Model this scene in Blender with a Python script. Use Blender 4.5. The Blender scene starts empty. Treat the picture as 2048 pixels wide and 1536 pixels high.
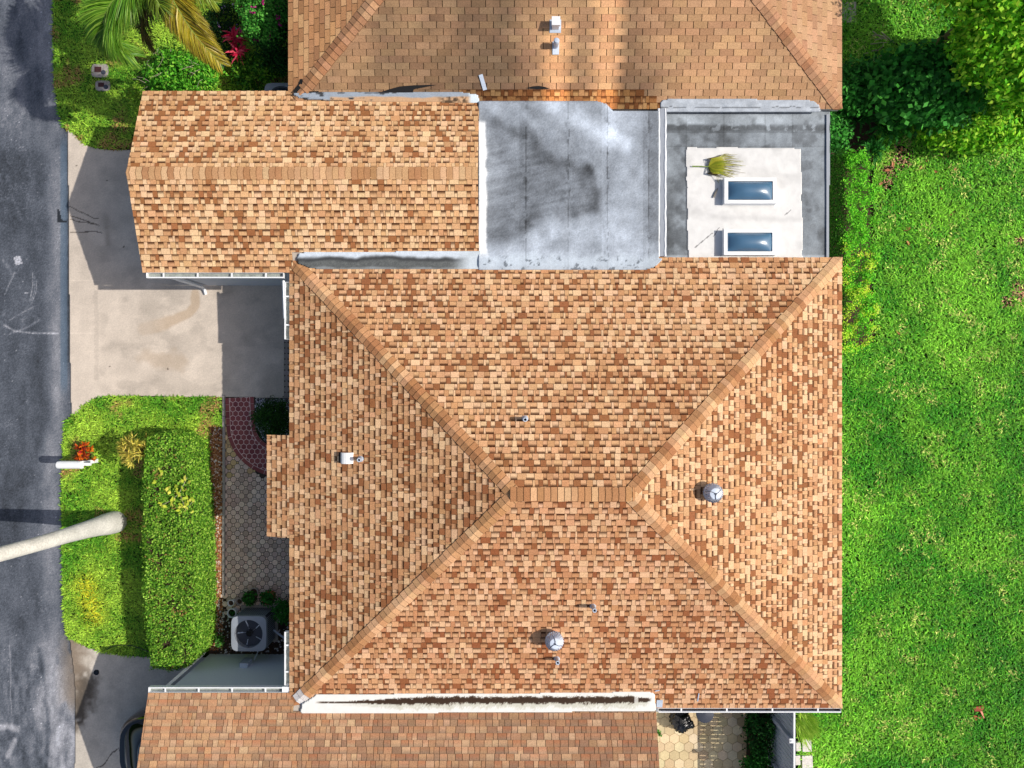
import bpy, math, random
import numpy as np
from mathutils import Vector

R = math.radians
rng = np.random.default_rng(7)
rnd = random.Random(11)
scene = bpy.context.scene
COL = scene.collection
CAM_H, F = 19.0, 1400.0          # camera height in metres, focal length in pixels of the 2048 px photograph
SLOPE = 1.0 / 3.0                # 4-in-12 roofs
SL = math.sqrt(1 + SLOPE * SLOPE)


def at(px, py, h=0.0):
    """World x, y of a photograph pixel at height h."""
    k = (CAM_H - h) / F
    return ((px - 1024) * k, (768 - py) * k)


def L(r, g, b, k=1.0):
    """sRGB 0-255 to a linear colour."""
    out = []
    for c in (r, g, b):
        c = c / 255.0
        out.append((c / 12.92 if c <= 0.04045 else ((c + 0.055) / 1.055) ** 2.4) * k)
    return tuple(out)


def LA(a):
    a = np.clip(np.asarray(a, float), 0, 255) / 255.0
    return np.where(a <= 0.04045, a / 12.92, ((a + 0.055) / 1.055) ** 2.4)


# ------------------------------------------------------------------ noise
_T = np.random.default_rng(3).random((256, 256))


def vnoise(x, y, seed=0):
    x = np.asarray(x, float) + seed * 17.31
    y = np.asarray(y, float) + seed * 5.77
    xi = np.floor(x).astype(int); yi = np.floor(y).astype(int)
    fx = x - xi; fy = y - yi
    fx = fx * fx * (3 - 2 * fx); fy = fy * fy * (3 - 2 * fy)
    a = _T[xi & 255, yi & 255]; b = _T[(xi + 1) & 255, yi & 255]
    c = _T[xi & 255, (yi + 1) & 255]; d = _T[(xi + 1) & 255, (yi + 1) & 255]
    return (a * (1 - fx) + b * fx) * (1 - fy) + (c * (1 - fx) + d * fx) * fy


def fbm(x, y, seed=0, o=4):
    s = 0; a = 0.5; t = 0
    for i in range(o):
        s = s + a * vnoise(np.asarray(x) * 2 ** i, np.asarray(y) * 2 ** i, seed + i * 3)
        t += a; a *= 0.5
    return s / t


def pdist(px, py, pts):
    d = np.full(np.shape(px), 1e9)
    for (ax, ay), (bx, by) in zip(pts[:-1], pts[1:]):
        vx, vy = bx - ax, by - ay
        t = np.clip(((px - ax) * vx + (py - ay) * vy) / (vx * vx + vy * vy + 1e-9), 0, 1)
        d = np.minimum(d, np.hypot(px - ax - t * vx, py - ay - t * vy))
    return d


def inpoly(px, py, pts):
    ins = np.zeros(np.shape(px), bool)
    n = len(pts)
    for i in range(n):
        x0, y0 = pts[i]; x1, y1 = pts[(i + 1) % n]
        if y0 == y1:
            continue
        c = ((y0 > py) != (y1 > py)) & (px < (x1 - x0) * (py - y0) / (y1 - y0) + x0)
        ins ^= c
    return ins


def ss(a, b, x):
    t = np.clip((x - a) / (b - a), 0, 1)
    return t * t * (3 - 2 * t)


# ------------------------------------------------------------------ materials
def pmat(name, col=(0.5, 0.5, 0.5), attr=False, rough=0.8, metal=0.0, spec=0.4, nscale=0.0, namt=0.0,
         nscale2=0.0, namt2=0.0, transl=0.0, bump=0.0, bscale=60.0, coat=0.0):
    m = bpy.data.materials.new(name); m.use_nodes = True
    nt = m.node_tree; N = nt.nodes; K = nt.links
    for n in list(N): N.remove(n)
    out = N.new('ShaderNodeOutputMaterial'); p = N.new('ShaderNodeBsdfPrincipled')
    p.inputs['Roughness'].default_value = rough; p.inputs['Metallic'].default_value = metal
    p.inputs['Specular IOR Level'].default_value = spec
    p.inputs['Coat Weight'].default_value = coat
    if attr:
        a = N.new('ShaderNodeVertexColor'); a.layer_name = 'Col'; src = a.outputs['Color']
    else:
        a = N.new('ShaderNodeRGB'); a.outputs[0].default_value = (*col, 1); src = a.outputs[0]
    tc = N.new('ShaderNodeTexCoord')
    for sc, am in ((nscale, namt), (nscale2, namt2)):
        if am <= 0: continue
        nz = N.new('ShaderNodeTexNoise'); nz.inputs['Scale'].default_value = sc; nz.inputs['Detail'].default_value = 3
        K.new(tc.outputs['Object'], nz.inputs['Vector'])
        mr = N.new('ShaderNodeMapRange')
        mr.inputs['From Min'].default_value = 0.25; mr.inputs['From Max'].default_value = 0.75
        mr.inputs['To Min'].default_value = 1 - am; mr.inputs['To Max'].default_value = 1 + am
        K.new(nz.outputs['Fac'], mr.inputs['Value'])
        vm = N.new('ShaderNodeVectorMath'); vm.operation = 'SCALE'
        K.new(src, vm.inputs[0]); K.new(mr.outputs['Result'], vm.inputs['Scale'])
        src = vm.outputs[0]
    K.new(src, p.inputs['Base Color'])
    if bump > 0:
        nz = N.new('ShaderNodeTexNoise'); nz.inputs['Scale'].default_value = bscale; nz.inputs['Detail'].default_value = 4
        K.new(tc.outputs['Object'], nz.inputs['Vector'])
        b = N.new('ShaderNodeBump'); b.inputs['Strength'].default_value = bump; b.inputs['Distance'].default_value = 0.02
        K.new(nz.outputs['Fac'], b.inputs['Height']); K.new(b.outputs['Normal'], p.inputs['Normal'])
    if transl > 0:
        t = N.new('ShaderNodeBsdfTranslucent'); K.new(src, t.inputs['Color'])
        mx = N.new('ShaderNodeMixShader'); mx.inputs[0].default_value = transl
        K.new(p.outputs[0], mx.inputs[1]); K.new(t.outputs[0], mx.inputs[2]); K.new(mx.outputs[0], out.inputs['Surface'])
    else:
        K.new(p.outputs[0], out.inputs['Surface'])
    return m


M = {}
M['shingle'] = pmat('shingle', attr=True, rough=0.95, spec=0.1, nscale=42, namt=0.26, nscale2=1.1, namt2=0.05)
M['leaf'] = pmat('leaf', attr=True, rough=0.55, spec=0.1, transl=0.22)
M['palm_leaf'] = pmat('palm_leaf', attr=True, rough=0.4, spec=0.4, transl=0.3)
M['grass'] = pmat('grass', attr=True, rough=0.6, spec=0.2, transl=0.12)
M['ground'] = pmat('ground', L(28, 44, 16), rough=1, spec=0.0, nscale=18, namt=0.45, nscale2=1.2, namt2=0.2)
M['surf'] = pmat('paved_surface', attr=True, rough=0.9, spec=0.15, nscale=30, namt=0.10, nscale2=90, namt2=0.10, bump=0.12, bscale=50)
M['asphalt'] = pmat('asphalt', attr=True, rough=0.85, spec=0.25, nscale=42, namt=0.22, nscale2=110, namt2=0.30, bump=0.25, bscale=70)
M['membrane'] = pmat('roof_membrane', attr=True, rough=0.6, spec=0.3, nscale=45, namt=0.14, nscale2=9, namt2=0.08, bump=0.2, bscale=25)
M['coating'] = pmat('white_roof_coating', attr=True, rough=0.6, spec=0.3, nscale=6, namt=0.05, bump=0.15, bscale=12)
M['white'] = pmat('white_paint', L(232, 234, 236), rough=0.4, spec=0.4, nscale=5, namt=0.05)
M['gut_in'] = pmat('gutter_inside', L(150, 156, 150), rough=0.7, nscale=14, namt=0.35)
M['gut_dark'] = pmat('gutter_dark_inside', L(70, 64, 64), rough=0.6, nscale=14, namt=0.3)
M['wall'] = pmat('painted_stucco', L(205, 208, 214), rough=0.9, nscale=20, namt=0.05, bump=0.1)
M['fascia'] = pmat('fascia_board', L(190, 178, 165), rough=0.7, nscale=8, namt=0.08)
M['steel'] = pmat('galvanised_metal', L(214, 224, 238), rough=0.3, metal=0.05, spec=0.7, nscale=9, namt=0.10)
M['lead'] = pmat('lead_pipe', L(190, 202, 218), rough=0.5, metal=0.15, nscale=20, namt=0.1)
M['dark'] = pmat('dark_void', L(22, 22, 24), rough=0.9)
M['black'] = pmat('black_plastic', L(16, 17, 20), rough=0.25, spec=0.6, nscale=8, namt=0.2)
M['carpaint'] = pmat('black_car_paint', L(14, 15, 20), rough=0.12, spec=0.6, coat=1.0)
M['glass'] = pmat('dark_glass', L(10, 14, 14), rough=0.05, spec=0.8)
M['dome'] = pmat('blue_acrylic', L(70, 108, 138), rough=0.25, spec=1.0, nscale=4, namt=0.10, coat=0.3)
M['ac_grey'] = pmat('grey_metal', L(150, 156, 166), rough=0.5, spec=0.4, nscale=6, namt=0.05)
M['ac_dark'] = pmat('dark_grey_metal', L(62, 66, 78), rough=0.6, nscale=6, namt=0.1)
M['bark'] = pmat('bark', L(110, 92, 70), rough=0.95, nscale=14, namt=0.3, bump=0.4, bscale=20)
M['palm_bark'] = pmat('palm_bark', L(212, 210, 202), rough=0.85, spec=0.2, nscale=3.0, namt=0.16, nscale2=24, namt2=0.16, bump=0.6, bscale=16)
M['soil'] = pmat('soil', L(62, 46, 34), rough=1, nscale=30, namt=0.4)
M['pebble'] = pmat('pebble', attr=True, rough=0.8)
M['paver'] = pmat('paver', attr=True, rough=0.9, spec=0.15, nscale=40, namt=0.13, nscale2=3, namt2=0.08)
M['joint'] = pmat('joint', L(74, 62, 56), rough=1, nscale=30, namt=0.2)
M['joint_pale'] = pmat('pale_joint', L(236, 206, 198), rough=1)
M['joint_tan'] = pmat('tan_joint', L(164, 142, 108), rough=1, nscale=20, namt=0.3)
M['concrete'] = pmat('concrete', L(160, 152, 146), rough=0.95, nscale=14, namt=0.2, nscale2=50, namt2=0.12, bump=0.3)
M['stone'] = pmat('pale_stone', L(214, 208, 200), rough=0.95, nscale=10, namt=0.2, nscale2=40, namt2=0.12, bump=0.3)
M['lid'] = pmat('dark_red_lid', L(74, 42, 42), rough=0.8, nscale=20, namt=0.25)
M['terracotta'] = pmat('terracotta', L(160, 84, 50), rough=0.85, nscale=14, namt=0.15)
M['fence'] = pmat('grey_vinyl', L(176, 182, 196), rough=0.55, nscale=3, namt=0.06)
M['solid'] = pmat('painted', attr=True, rough=0.6, nscale=10, namt=0.08)
M['twig'] = pmat('dry_twig', L(170, 158, 138), rough=0.9)

# ------------------------------------------------------------------ objects
W = {}


def tag(o, label=None, cat=None, group=None, kind=None):
    if label: o['label'] = label
    if cat: o['category'] = cat
    if group: o['group'] = group
    if kind: o['kind'] = kind
    return o


def thing(name, loc, label, cat, group=None):
    o = bpy.data.objects.new(name, None); COL.objects.link(o)
    o.empty_display_size = 0.2; o.location = loc
    W[o] = np.array(loc, float)
    return tag(o, label, cat, group)


def link_mesh(name, V, faces, mat, parent=None, loc=(0, 0, 0), vcol=None, ccol=None, smooth=False):
    """faces: list of index tuples, or an (n, k) array."""
    base = W[parent] if parent is not None else np.array(loc, float)
    V = np.asarray(V, float).reshape(-1, 3) - base
    me = bpy.data.meshes.new(name)
    if isinstance(faces, np.ndarray):
        n, k = faces.shape
        me.vertices.add(len(V)); me.vertices.foreach_set('co', V.astype(np.float32).ravel())
        me.loops.add(n * k); me.loops.foreach_set('vertex_index', faces.astype(np.int32).ravel())
        me.polygons.add(n); me.polygons.foreach_set('loop_start', np.arange(0, n * k, k, dtype=np.int32))
        me.update(calc_edges=True)
    else:
        me.from_pydata(V.tolist(), [], faces); me.update()
    if vcol is not None:
        a = me.color_attributes.new('Col', 'FLOAT_COLOR', 'POINT')
        c = np.ones((len(V), 4), np.float32); c[:, :3] = vcol; a.data.foreach_set('color', c.ravel())
    if ccol is not None:
        a = me.color_attributes.new('Col', 'FLOAT_COLOR', 'CORNER')
        c = np.ones((len(ccol), 4), np.float32); c[:, :3] = ccol; a.data.foreach_set('color', c.ravel())
    if smooth:
        me.polygons.foreach_set('use_smooth', np.ones(len(me.polygons), bool))
    me.materials.append(M[mat])
    o = bpy.data.objects.new(name, me); COL.objects.link(o)
    W[o] = base
    if parent is not None: o.parent = parent
    else: o.location = loc
    return o


class MB:
    """Collects shapes in world coordinates and links them as one mesh."""
    def __init__(s): s.v = []; s.f = []; s.c = []

    def poly(s, pts, col=None):
        n = len(s.v); s.v.extend(pts); s.f.append(tuple(range(n, n + len(pts))))
        if col is not None:
            s.c.extend(col if isinstance(col, list) else [col] * len(pts))

    def box(s, x0, x1, y0, y1, z0, z1, col=None):
        p = [(x0, y0, z0), (x1, y0, z0), (x1, y1, z0), (x0, y1, z0), (x0, y0, z1), (x1, y0, z1), (x1, y1, z1), (x0, y1, z1)]
        for f in ((3, 2, 1, 0), (4, 5, 6, 7), (0, 1, 5, 4), (1, 2, 6, 5), (2, 3, 7, 6), (3, 0, 4, 7)):
            s.poly([p[i] for i in f], col)

    def obox(s, c, u, v, w, col=None):
        """Box at centre c with half-axis vectors u, v, w."""
        c, u, v, w = (np.array(a, float) for a in (c, u, v, w))
        p = [tuple(c + a * u + b * v + d * w) for a, b, d in
             ((-1, -1, -1), (1, -1, -1), (1, 1, -1), (-1, 1, -1), (-1, -1, 1), (1, -1, 1), (1, 1, 1), (-1, 1, 1))]
        for f in ((3, 2, 1, 0), (4, 5, 6, 7), (0, 1, 5, 4), (1, 2, 6, 5), (2, 3, 7, 6), (3, 0, 4, 7)):
            s.poly([p[i] for i in f], col)

    def tube(s, pts, rad, n=10, col=None, cap=True):
        pts = [np.array(p, float) for p in pts]
        if not hasattr(rad, '__len__'): rad = [rad] * len(pts)
        rings = []
        for i, p in enumerate(pts):
            d = pts[min(i + 1, len(pts) - 1)] - pts[max(i - 1, 0)]; d /= np.linalg.norm(d) + 1e-12
            a = np.cross(d, (0, 0, 1) if abs(d[2]) < 0.9 else (0, 1, 0)); a /= np.linalg.norm(a)
            b = np.cross(d, a)
            rings.append([tuple(p + rad[i] * (math.cos(2 * math.pi * k / n) * a + math.sin(2 * math.pi * k / n) * b)) for k in range(n)])
        for r0, r1 in zip(rings[:-1], rings[1:]):
            for k in range(n):
                s.poly([r0[k], r1[k], r1[(k + 1) % n], r0[(k + 1) % n]], col)
        if cap:
            s.poly(rings[0], col); s.poly(rings[-1][::-1], col)

    def lathe(s, c, prof, n=24, col=None, fin=0.0):
        rings = []
        for (r, z) in prof:
            rings.append([(c[0] + (r * (1 - (fin if k % 2 else 0))) * math.cos(2 * math.pi * k / n + z * 1.4 * (fin > 0)),
                           c[1] + (r * (1 - (fin if k % 2 else 0))) * math.sin(2 * math.pi * k / n + z * 1.4 * (fin > 0)), c[2] + z) for k in range(n)])
        for r0, r1 in zip(rings[:-1], rings[1:]):
            for k in range(n):
                s.poly([r0[k], r0[(k + 1) % n], r1[(k + 1) % n], r1[k]], col)

    def prism(s, pts, z0, z1, col=None):
        s.poly([(x, y, z1) for x, y in pts], col)
        n = len(pts)
        for i in range(n):
            a, b = pts[i], pts[(i + 1) % n]
            s.poly([(a[0], a[1], z0), (b[0], b[1], z0), (b[0], b[1], z1), (a[0], a[1], z1)], col)

    def build(s, name, mat, parent=None, loc=(0, 0, 0), smooth=False):
        o = link_mesh(name, s.v, s.f, mat, parent, loc, ccol=np.array(s.c) if s.c else None, smooth=smooth)
        if smooth:
            import bmesh
            bm = bmesh.new(); bm.from_mesh(o.data); bmesh.ops.remove_doubles(bm, verts=bm.verts, dist=1e-5)
            bm.to_mesh(o.data); bm.free()
            o.data.set_sharp_from_angle(angle=R(40))
        return o


def copy_thing(o, loc, rz=0.0, label=None, scale=None):
    c = o.copy(); COL.objects.link(c); c.location = loc; c.rotation_euler = (0, 0, rz)
    if scale: c.scale = scale
    if label: c['label'] = label
    for ch in o.children:
        k = ch.copy(); COL.objects.link(k); k.parent = c
        for g in ch.children:
            d = g.copy(); COL.objects.link(d); d.parent = k
    return c


# ------------------------------------------------------------------ leaves and grass
def leaf_arrays(P, Nrm, length, width, col, droop=0.25, tdir=None):
    """Diamond leaves: P (n,3), Nrm (n,3) facing directions, col (n,3)."""
    n = len(P)
    Nrm = Nrm / (np.linalg.norm(Nrm, axis=1, keepdims=True) + 1e-9)
    r = rng.normal(size=(n, 3)) if tdir is None else tdir
    T = r - (r * Nrm).sum(1, keepdims=True) * Nrm
    T /= np.linalg.norm(T, axis=1, keepdims=True) + 1e-9
    B = np.cross(Nrm, T)
    ln = (length * rng.uniform(0.7, 1.3, n))[:, None]; wd = (width * rng.uniform(0.75, 1.25, n))[:, None]
    v0 = P - T * ln * 0.5
    v1 = P + B * wd * 0.5 - Nrm * wd * 0.12
    v2 = P + T * ln * 0.5 - Nrm * ln * droop
    v3 = P - B * wd * 0.5 - Nrm * wd * 0.12
    V = np.stack([v0, v1, v2, v3], 1).reshape(-1, 3)
    Fc = np.arange(n * 4).reshape(n, 4)
    return V, Fc, np.repeat(col, 4, axis=0)


def leaf_mesh(name, parts, mat='leaf', parent=None, loc=(0, 0, 0)):
    V = []; Fs = []; C = []; k = 0
    for v, f, c in parts:
        V.append(v); Fs.append(f + k); C.append(c); k += len(v)
    return link_mesh(name, np.concatenate(V), np.concatenate(Fs), mat, parent, loc, vcol=np.concatenate(C))


def pick(cols, n, w=None, jit=0.15):
    c = np.array([L(*q) for q in cols])
    i = rng.choice(len(cols), n, p=w)
    return np.clip(c[i] * rng.uniform(1 - jit, 1 + jit, (n, 1)) * rng.uniform(1 - jit / 3, 1 + jit / 3, (n, 3)), 0.002, 0.95)


def crown_points(c, rad, clumps, per, csize, lo=-0.35):
    """Points grouped in clumps through an ellipsoid, denser on the outer shell."""
    d = rng.normal(size=(clumps, 3)); d /= np.linalg.norm(d, axis=1, keepdims=True)
    d[:, 2] = np.where(d[:, 2] < lo, -d[:, 2] * 0.6, d[:, 2])
    rr = rng.uniform(0.45, 1.0, clumps) ** 0.6
    cc = np.array(c) + d * rr[:, None] * np.array(rad)
    P = np.repeat(cc, per, axis=0) + rng.normal(size=(clumps * per, 3)) * csize * np.array([1, 1, 0.6])
    Nn = np.repeat(d, per, axis=0) * 0.6 + rng.normal(size=(clumps * per, 3)) * 0.45 + np.array([0, 0, 0.55])
    tone = np.repeat(rng.uniform(0.75, 1.2, clumps), per)
    P[:, 2] = np.maximum(P[:, 2], 0.05)
    return P, Nn, tone


def bush(name, c, rad, label, cols, leaf=(0.07, 0.04), clumps=60, per=40, csize=0.11, cat='bush', group=None,
         w=None, extra=None, stems=5, trunk_h=None):
    root = thing(name, (c[0], c[1], 0), label, cat, group)
    P, Nn, tone = crown_points(c, rad, clumps, per, csize)
    parts = [leaf_arrays(P, Nn, leaf[0], leaf[1], pick(cols, len(P), w) * tone[:, None])]
    if extra:
        for (ecols, en, esz) in extra:
            Q, Nq, _ = crown_points(c, [r * 1.03 for r in rad], max(1, en // 6), 6, csize * 0.35, lo=0.1)
            parts.append(leaf_arrays(Q, Nq, esz, esz, pick(ecols, len(Q))))
    leaf_mesh('foliage' if trunk_h is None else 'crown', parts, parent=root)
    mb = MB()
    if trunk_h is None:
        for k in range(stems):
            a = 2 * math.pi * k / stems + rnd.random()
            e = (c[0] + rad[0] * 0.6 * math.cos(a), c[1] + rad[1] * 0.6 * math.sin(a), c[2] + rad[2] * 0.4)
            mb.tube([(c[0] + 0.05 * math.cos(a), c[1] + 0.05 * math.sin(a), 0), ((c[0] + e[0]) / 2, (c[1] + e[1]) / 2, e[2] * 0.55), e], [0.02, 0.015, 0.006], 6)
        mb.build('stem', 'bark', root)
    else:
        mb.tube([(c[0], c[1], 0), (c[0] + 0.05, c[1] - 0.04, trunk_h * 0.5), (c[0], c[1], trunk_h)], [0.13, 0.10, 0.08], 10)
        for k in range(7):
            a = 2 * math.pi * k / 7 + rnd.random() * 0.6
            e = (c[0] + rad[0] * 0.75 * math.cos(a), c[1] + rad[1] * 0.75 * math.sin(a), c[2] + rad[2] * rnd.uniform(-0.1, 0.5))
            mb.tube([(c[0], c[1], trunk_h * 0.85), ((c[0] * 2 + e[0]) / 3, (c[1] * 2 + e[1]) / 3, trunk_h), e], [0.06, 0.04, 0.012], 7)
        mb.build('trunk', 'bark', root)
    return root


def grass(name, poly_px, density, colfn, label, holes=(), blade=(0.075, 0.012), z=0.006, top=0.22):
    pts = [at(*p) for p in poly_px]
    xs = [p[0] for p in pts]; ys = [p[1] for p in pts]
    n = int((max(xs) - min(xs)) * (max(ys) - min(ys)) * density)
    x = rng.uniform(min(xs), max(xs), n); y = rng.uniform(min(ys), max(ys), n)
    k = inpoly(x, y, pts)
    for h in holes: k &= ~inpoly(x, y, [at(*p) for p in h])
    x = x[k]; y = y[k]; n = len(x)
    col, hgt, keep = colfn(x, y)
    x = x[keep]; y = y[keep]; col = col[keep]; hgt = hgt[keep]; n = len(x)
    a = rng.uniform(0, 2 * math.pi, n); el = rng.uniform(0.25, 1.15, n)
    ln = blade[0] * rng.uniform(0.6, 1.35, n) * hgt; wd = blade[1] * rng.uniform(0.7, 1.3, n)
    big = rng.random(n) < top                      # longer pale blades over a darker short sward
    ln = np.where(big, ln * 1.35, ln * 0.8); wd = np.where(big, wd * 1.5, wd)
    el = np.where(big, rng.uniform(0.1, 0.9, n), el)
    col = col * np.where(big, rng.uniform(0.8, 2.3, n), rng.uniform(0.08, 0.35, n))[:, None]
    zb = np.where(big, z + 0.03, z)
    dx, dy = np.cos(a), np.sin(a)
    b = np.stack([x, y, zb], 1)
    side = np.stack([-dy, dx, np.zeros(n)], 1) * wd[:, None] * 0.5
    mid = b + np.stack([dx * np.cos(el), dy * np.cos(el), np.sin(el)], 1) * (ln * 0.55)[:, None]
    tip = mid + np.stack([dx * np.cos(el * 0.35), dy * np.cos(el * 0.35), np.sin(el * 0.35)], 1) * (ln * 0.45)[:, None]
    V = np.stack([b - side, b + side, mid + side * 0.9, mid - side * 0.9, tip], 1).reshape(-1, 3)
    i = np.arange(n) * 5
    # quad (lower half) and quad with repeated tip avoided: two quads sharing the mid edge, upper one tapering
    V2 = V.reshape(n, 5, 3)
    tipL = V2[:, 4] - side * 0.15; tipR = V2[:, 4] + side * 0.15
    VV = np.concatenate([V2[:, :4], tipR[:, None], tipL[:, None]], 1).reshape(-1, 3)
    i = np.arange(n) * 6
    Fc = np.concatenate([np.stack([i, i + 1, i + 2, i + 3], 1), np.stack([i + 3, i + 2, i + 4, i + 5], 1)])
    o = link_mesh(name, VV, Fc, 'grass', vcol=np.repeat(col, 6, axis=0))
    return tag(o, label, 'grass', kind='stuff')


def grid_sheet(name, poly_px, res, z, colfn, mat, parent=None, h=0.0, zfn=None, thick=0.0, poly_world=None):
    """A sheet cut to a polygon, on a fine grid with a colour for every vertex; colfn gets pixel coordinates."""
    pts = poly_world or [at(p[0], p[1], h) for p in poly_px]
    x0, x1 = min(p[0] for p in pts), max(p[0] for p in pts); y0, y1 = min(p[1] for p in pts), max(p[1] for p in pts)
    nx = max(2, int((x1 - x0) / res) + 1); ny = max(2, int((y1 - y0) / res) + 1)
    gx, gy = np.meshgrid(np.linspace(x0, x1, nx), np.linspace(y0, y1, ny), indexing='ij')
    cx = (gx[:-1, :-1] + gx[1:, 1:]) / 2; cy = (gy[:-1, :-1] + gy[1:, 1:]) / 2
    keep = inpoly(cx, cy, pts)
    k = F / (CAM_H - h)
    PX, PY = 1024 + gx * k, 768 - gy * k
    C = colfn(PX, PY)
    zz = np.full(gx.shape, z) if zfn is None else zfn(PX, PY)
    V = np.stack([gx, gy, zz], -1).reshape(-1, 3)
    idx = np.arange(nx * ny).reshape(nx, ny)
    q = np.stack([idx[:-1, :-1], idx[1:, :-1], idx[1:, 1:], idx[:-1, 1:]], -1)[keep]
    C = C.reshape(-1, 3)
    if thick > 0:
        sk = []
        lo = len(V)
        V = np.concatenate([V, V - np.array([0, 0, thick])]); C = np.concatenate([C, C * 0.8])
        K = np.zeros((nx + 1, ny + 1), bool); K[1:nx, 1:ny] = keep
        for (di, dj, a, b) in ((0, -1, (0, 0), (1, 0)), (1, 0, (1, 0), (1, 1)), (0, 1, (1, 1), (0, 1)), (-1, 0, (0, 1), (0, 0))):
            nb = K[1 + di:nx + di, 1 + dj:ny + dj]
            ei, ej = np.where(keep & ~nb)
            va = idx[ei + a[0], ej + a[1]]; vb = idx[ei + b[0], ej + b[1]]
            sk.append(np.stack([va, va + lo, vb + lo, vb], 1))
        q = np.concatenate([q] + sk)
    used = np.zeros(len(V), bool); used[q.ravel()] = True
    mp = np.cumsum(used) - 1
    return link_mesh(name, V[used], mp[q], mat, parent, vcol=np.clip(C[used], 0.002, 0.95))

# ------------------------------------------------------------------ shingles
EXPO = 0.143


def clip(poly, line):
    """Keep the part of poly left of the directed line a->b (2-D)."""
    (ax, ay), (bx, by) = line
    out = []
    for i in range(len(poly)):
        p, q = poly[i], poly[(i + 1) % len(poly)]
        sp = (bx - ax) * (p[1] - ay) - (by - ay) * (p[0] - ax)
        sq = (bx - ax) * (q[1] - ay) - (by - ay) * (q[0] - ax)
        if sp >= -1e-9: out.append(p)
        if (sp > 1e-9 and sq < -1e-9) or (sp < -1e-9 and sq > 1e-9):
            t = sp / (sp - sq); out.append((p[0] + t * (q[0] - p[0]), p[1] + t * (q[1] - p[1])))
    return out


def shingle_plane(mb, O, U, V, polys, style, tint=None):
    O, U, V = (np.array(a, float) for a in (O, U, V))
    V = V / np.linalg.norm(V); Nn = np.cross(U, V)
    if Nn[2] < 0: raise ValueError('plane faces down')
    u0g = min(p[0] for q in polys for p in q); u1g = max(p[0] for q in polys for p in q)
    vg = max(p[1] for q in polys for p in q)

    def w(u, v, h): return tuple(O + u * U + v * V + h * Nn)
    for q in polys:                                           # underlay showing in the slots
        mb.poly([w(u, v, -0.004) for u, v in q], L(34, 22, 16))
    for k in range(int(vg / EXPO) + 1):
        v0, v1 = k * EXPO, (k + 1) * EXPO
        for (a, b, tlo, thi, col, band) in style(k, u0g, u1g, O, U, V, v0):
            for q in polys:
                pg = [(a, v0), (b, v0), (b, v1), (a, v1)]
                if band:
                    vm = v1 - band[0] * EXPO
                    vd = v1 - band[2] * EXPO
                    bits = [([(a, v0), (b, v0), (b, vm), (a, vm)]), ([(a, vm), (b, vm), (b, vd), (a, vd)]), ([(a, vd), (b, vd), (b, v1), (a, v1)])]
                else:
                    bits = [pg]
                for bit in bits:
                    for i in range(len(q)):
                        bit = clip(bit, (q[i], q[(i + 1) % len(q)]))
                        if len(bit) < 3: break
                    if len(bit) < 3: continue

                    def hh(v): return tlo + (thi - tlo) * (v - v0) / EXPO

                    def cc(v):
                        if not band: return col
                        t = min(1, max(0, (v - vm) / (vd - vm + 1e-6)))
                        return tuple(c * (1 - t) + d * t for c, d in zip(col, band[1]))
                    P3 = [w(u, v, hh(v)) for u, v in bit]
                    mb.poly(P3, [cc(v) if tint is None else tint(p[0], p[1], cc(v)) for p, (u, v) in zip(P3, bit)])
                    edge = tuple(c * 0.45 for c in col)
                    for i in range(len(bit)):
                        p, r = bit[i], bit[(i + 1) % len(bit)]
                        if (abs(p[1] - v0) < 1e-6 and abs(r[1] - v0) < 1e-6) or (abs(p[0] - r[0]) < 1e-6):
                            mb.poly([w(*p, hh(p[1])), w(*p, -0.004), w(*r, -0.004), w(*r, hh(r[1]))], edge)


def mixc(a, b, t): return tuple(x * (1 - t) + y * t for x, y in zip(a, b))


def jit(c, j, hue=0.03):
    s = 1 + rnd.uniform(-j, j)
    return tuple(max(0.004, x * s * (1 + rnd.uniform(-hue, hue))) for x in c)


def arch_style(light, mid, tan, dark, band, seed, cluster=0.55):
    """Laminated shingles: raised teeth and lower gaps with a dark band under the course above."""
    rr = random.Random(seed)

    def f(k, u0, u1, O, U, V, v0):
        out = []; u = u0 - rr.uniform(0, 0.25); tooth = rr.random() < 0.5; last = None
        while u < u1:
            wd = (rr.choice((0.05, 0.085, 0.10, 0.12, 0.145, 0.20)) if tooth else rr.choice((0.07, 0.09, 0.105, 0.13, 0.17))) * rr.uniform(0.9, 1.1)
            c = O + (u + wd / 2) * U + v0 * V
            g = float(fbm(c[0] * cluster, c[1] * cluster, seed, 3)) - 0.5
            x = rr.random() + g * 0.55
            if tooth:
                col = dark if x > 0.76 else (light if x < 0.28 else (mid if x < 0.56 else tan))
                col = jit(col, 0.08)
                out.append((u, u + wd - 0.007, 0.019, 0.006, col, (0.12, mixc(col, band, 0.7), 0.08)))  # dark course line on teeth: joint and its shadow put into the colour
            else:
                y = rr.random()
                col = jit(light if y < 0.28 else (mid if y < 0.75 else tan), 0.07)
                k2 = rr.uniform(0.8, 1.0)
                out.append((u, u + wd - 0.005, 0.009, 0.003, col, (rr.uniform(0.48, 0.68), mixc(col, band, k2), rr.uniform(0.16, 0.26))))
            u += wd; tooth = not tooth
        return out
    return f


def tab_style(colfn, tabw, seed, slot=0.010, split=0.0):
    """Three-tab shingles: even tabs with open slots, every other course shifted half a tab."""
    rr = random.Random(seed)

    def f(k, u0, u1, O, U, V, v0):
        out = []; u = u0 - tabw * (0.5 if k % 2 else 1.0) - rr.uniform(0, 0.03)
        while u < u1:
            wd = tabw * (1 + rr.uniform(-split, split))
            c = O + (u + wd / 2) * U + v0 * V
            col, bd = colfn(c[0], c[1], rr)
            out.append((u, u + wd - slot, 0.012, 0.004, col, bd))
            u += wd
        return out
    return f


BAND_C = L(70, 40, 24)


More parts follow.
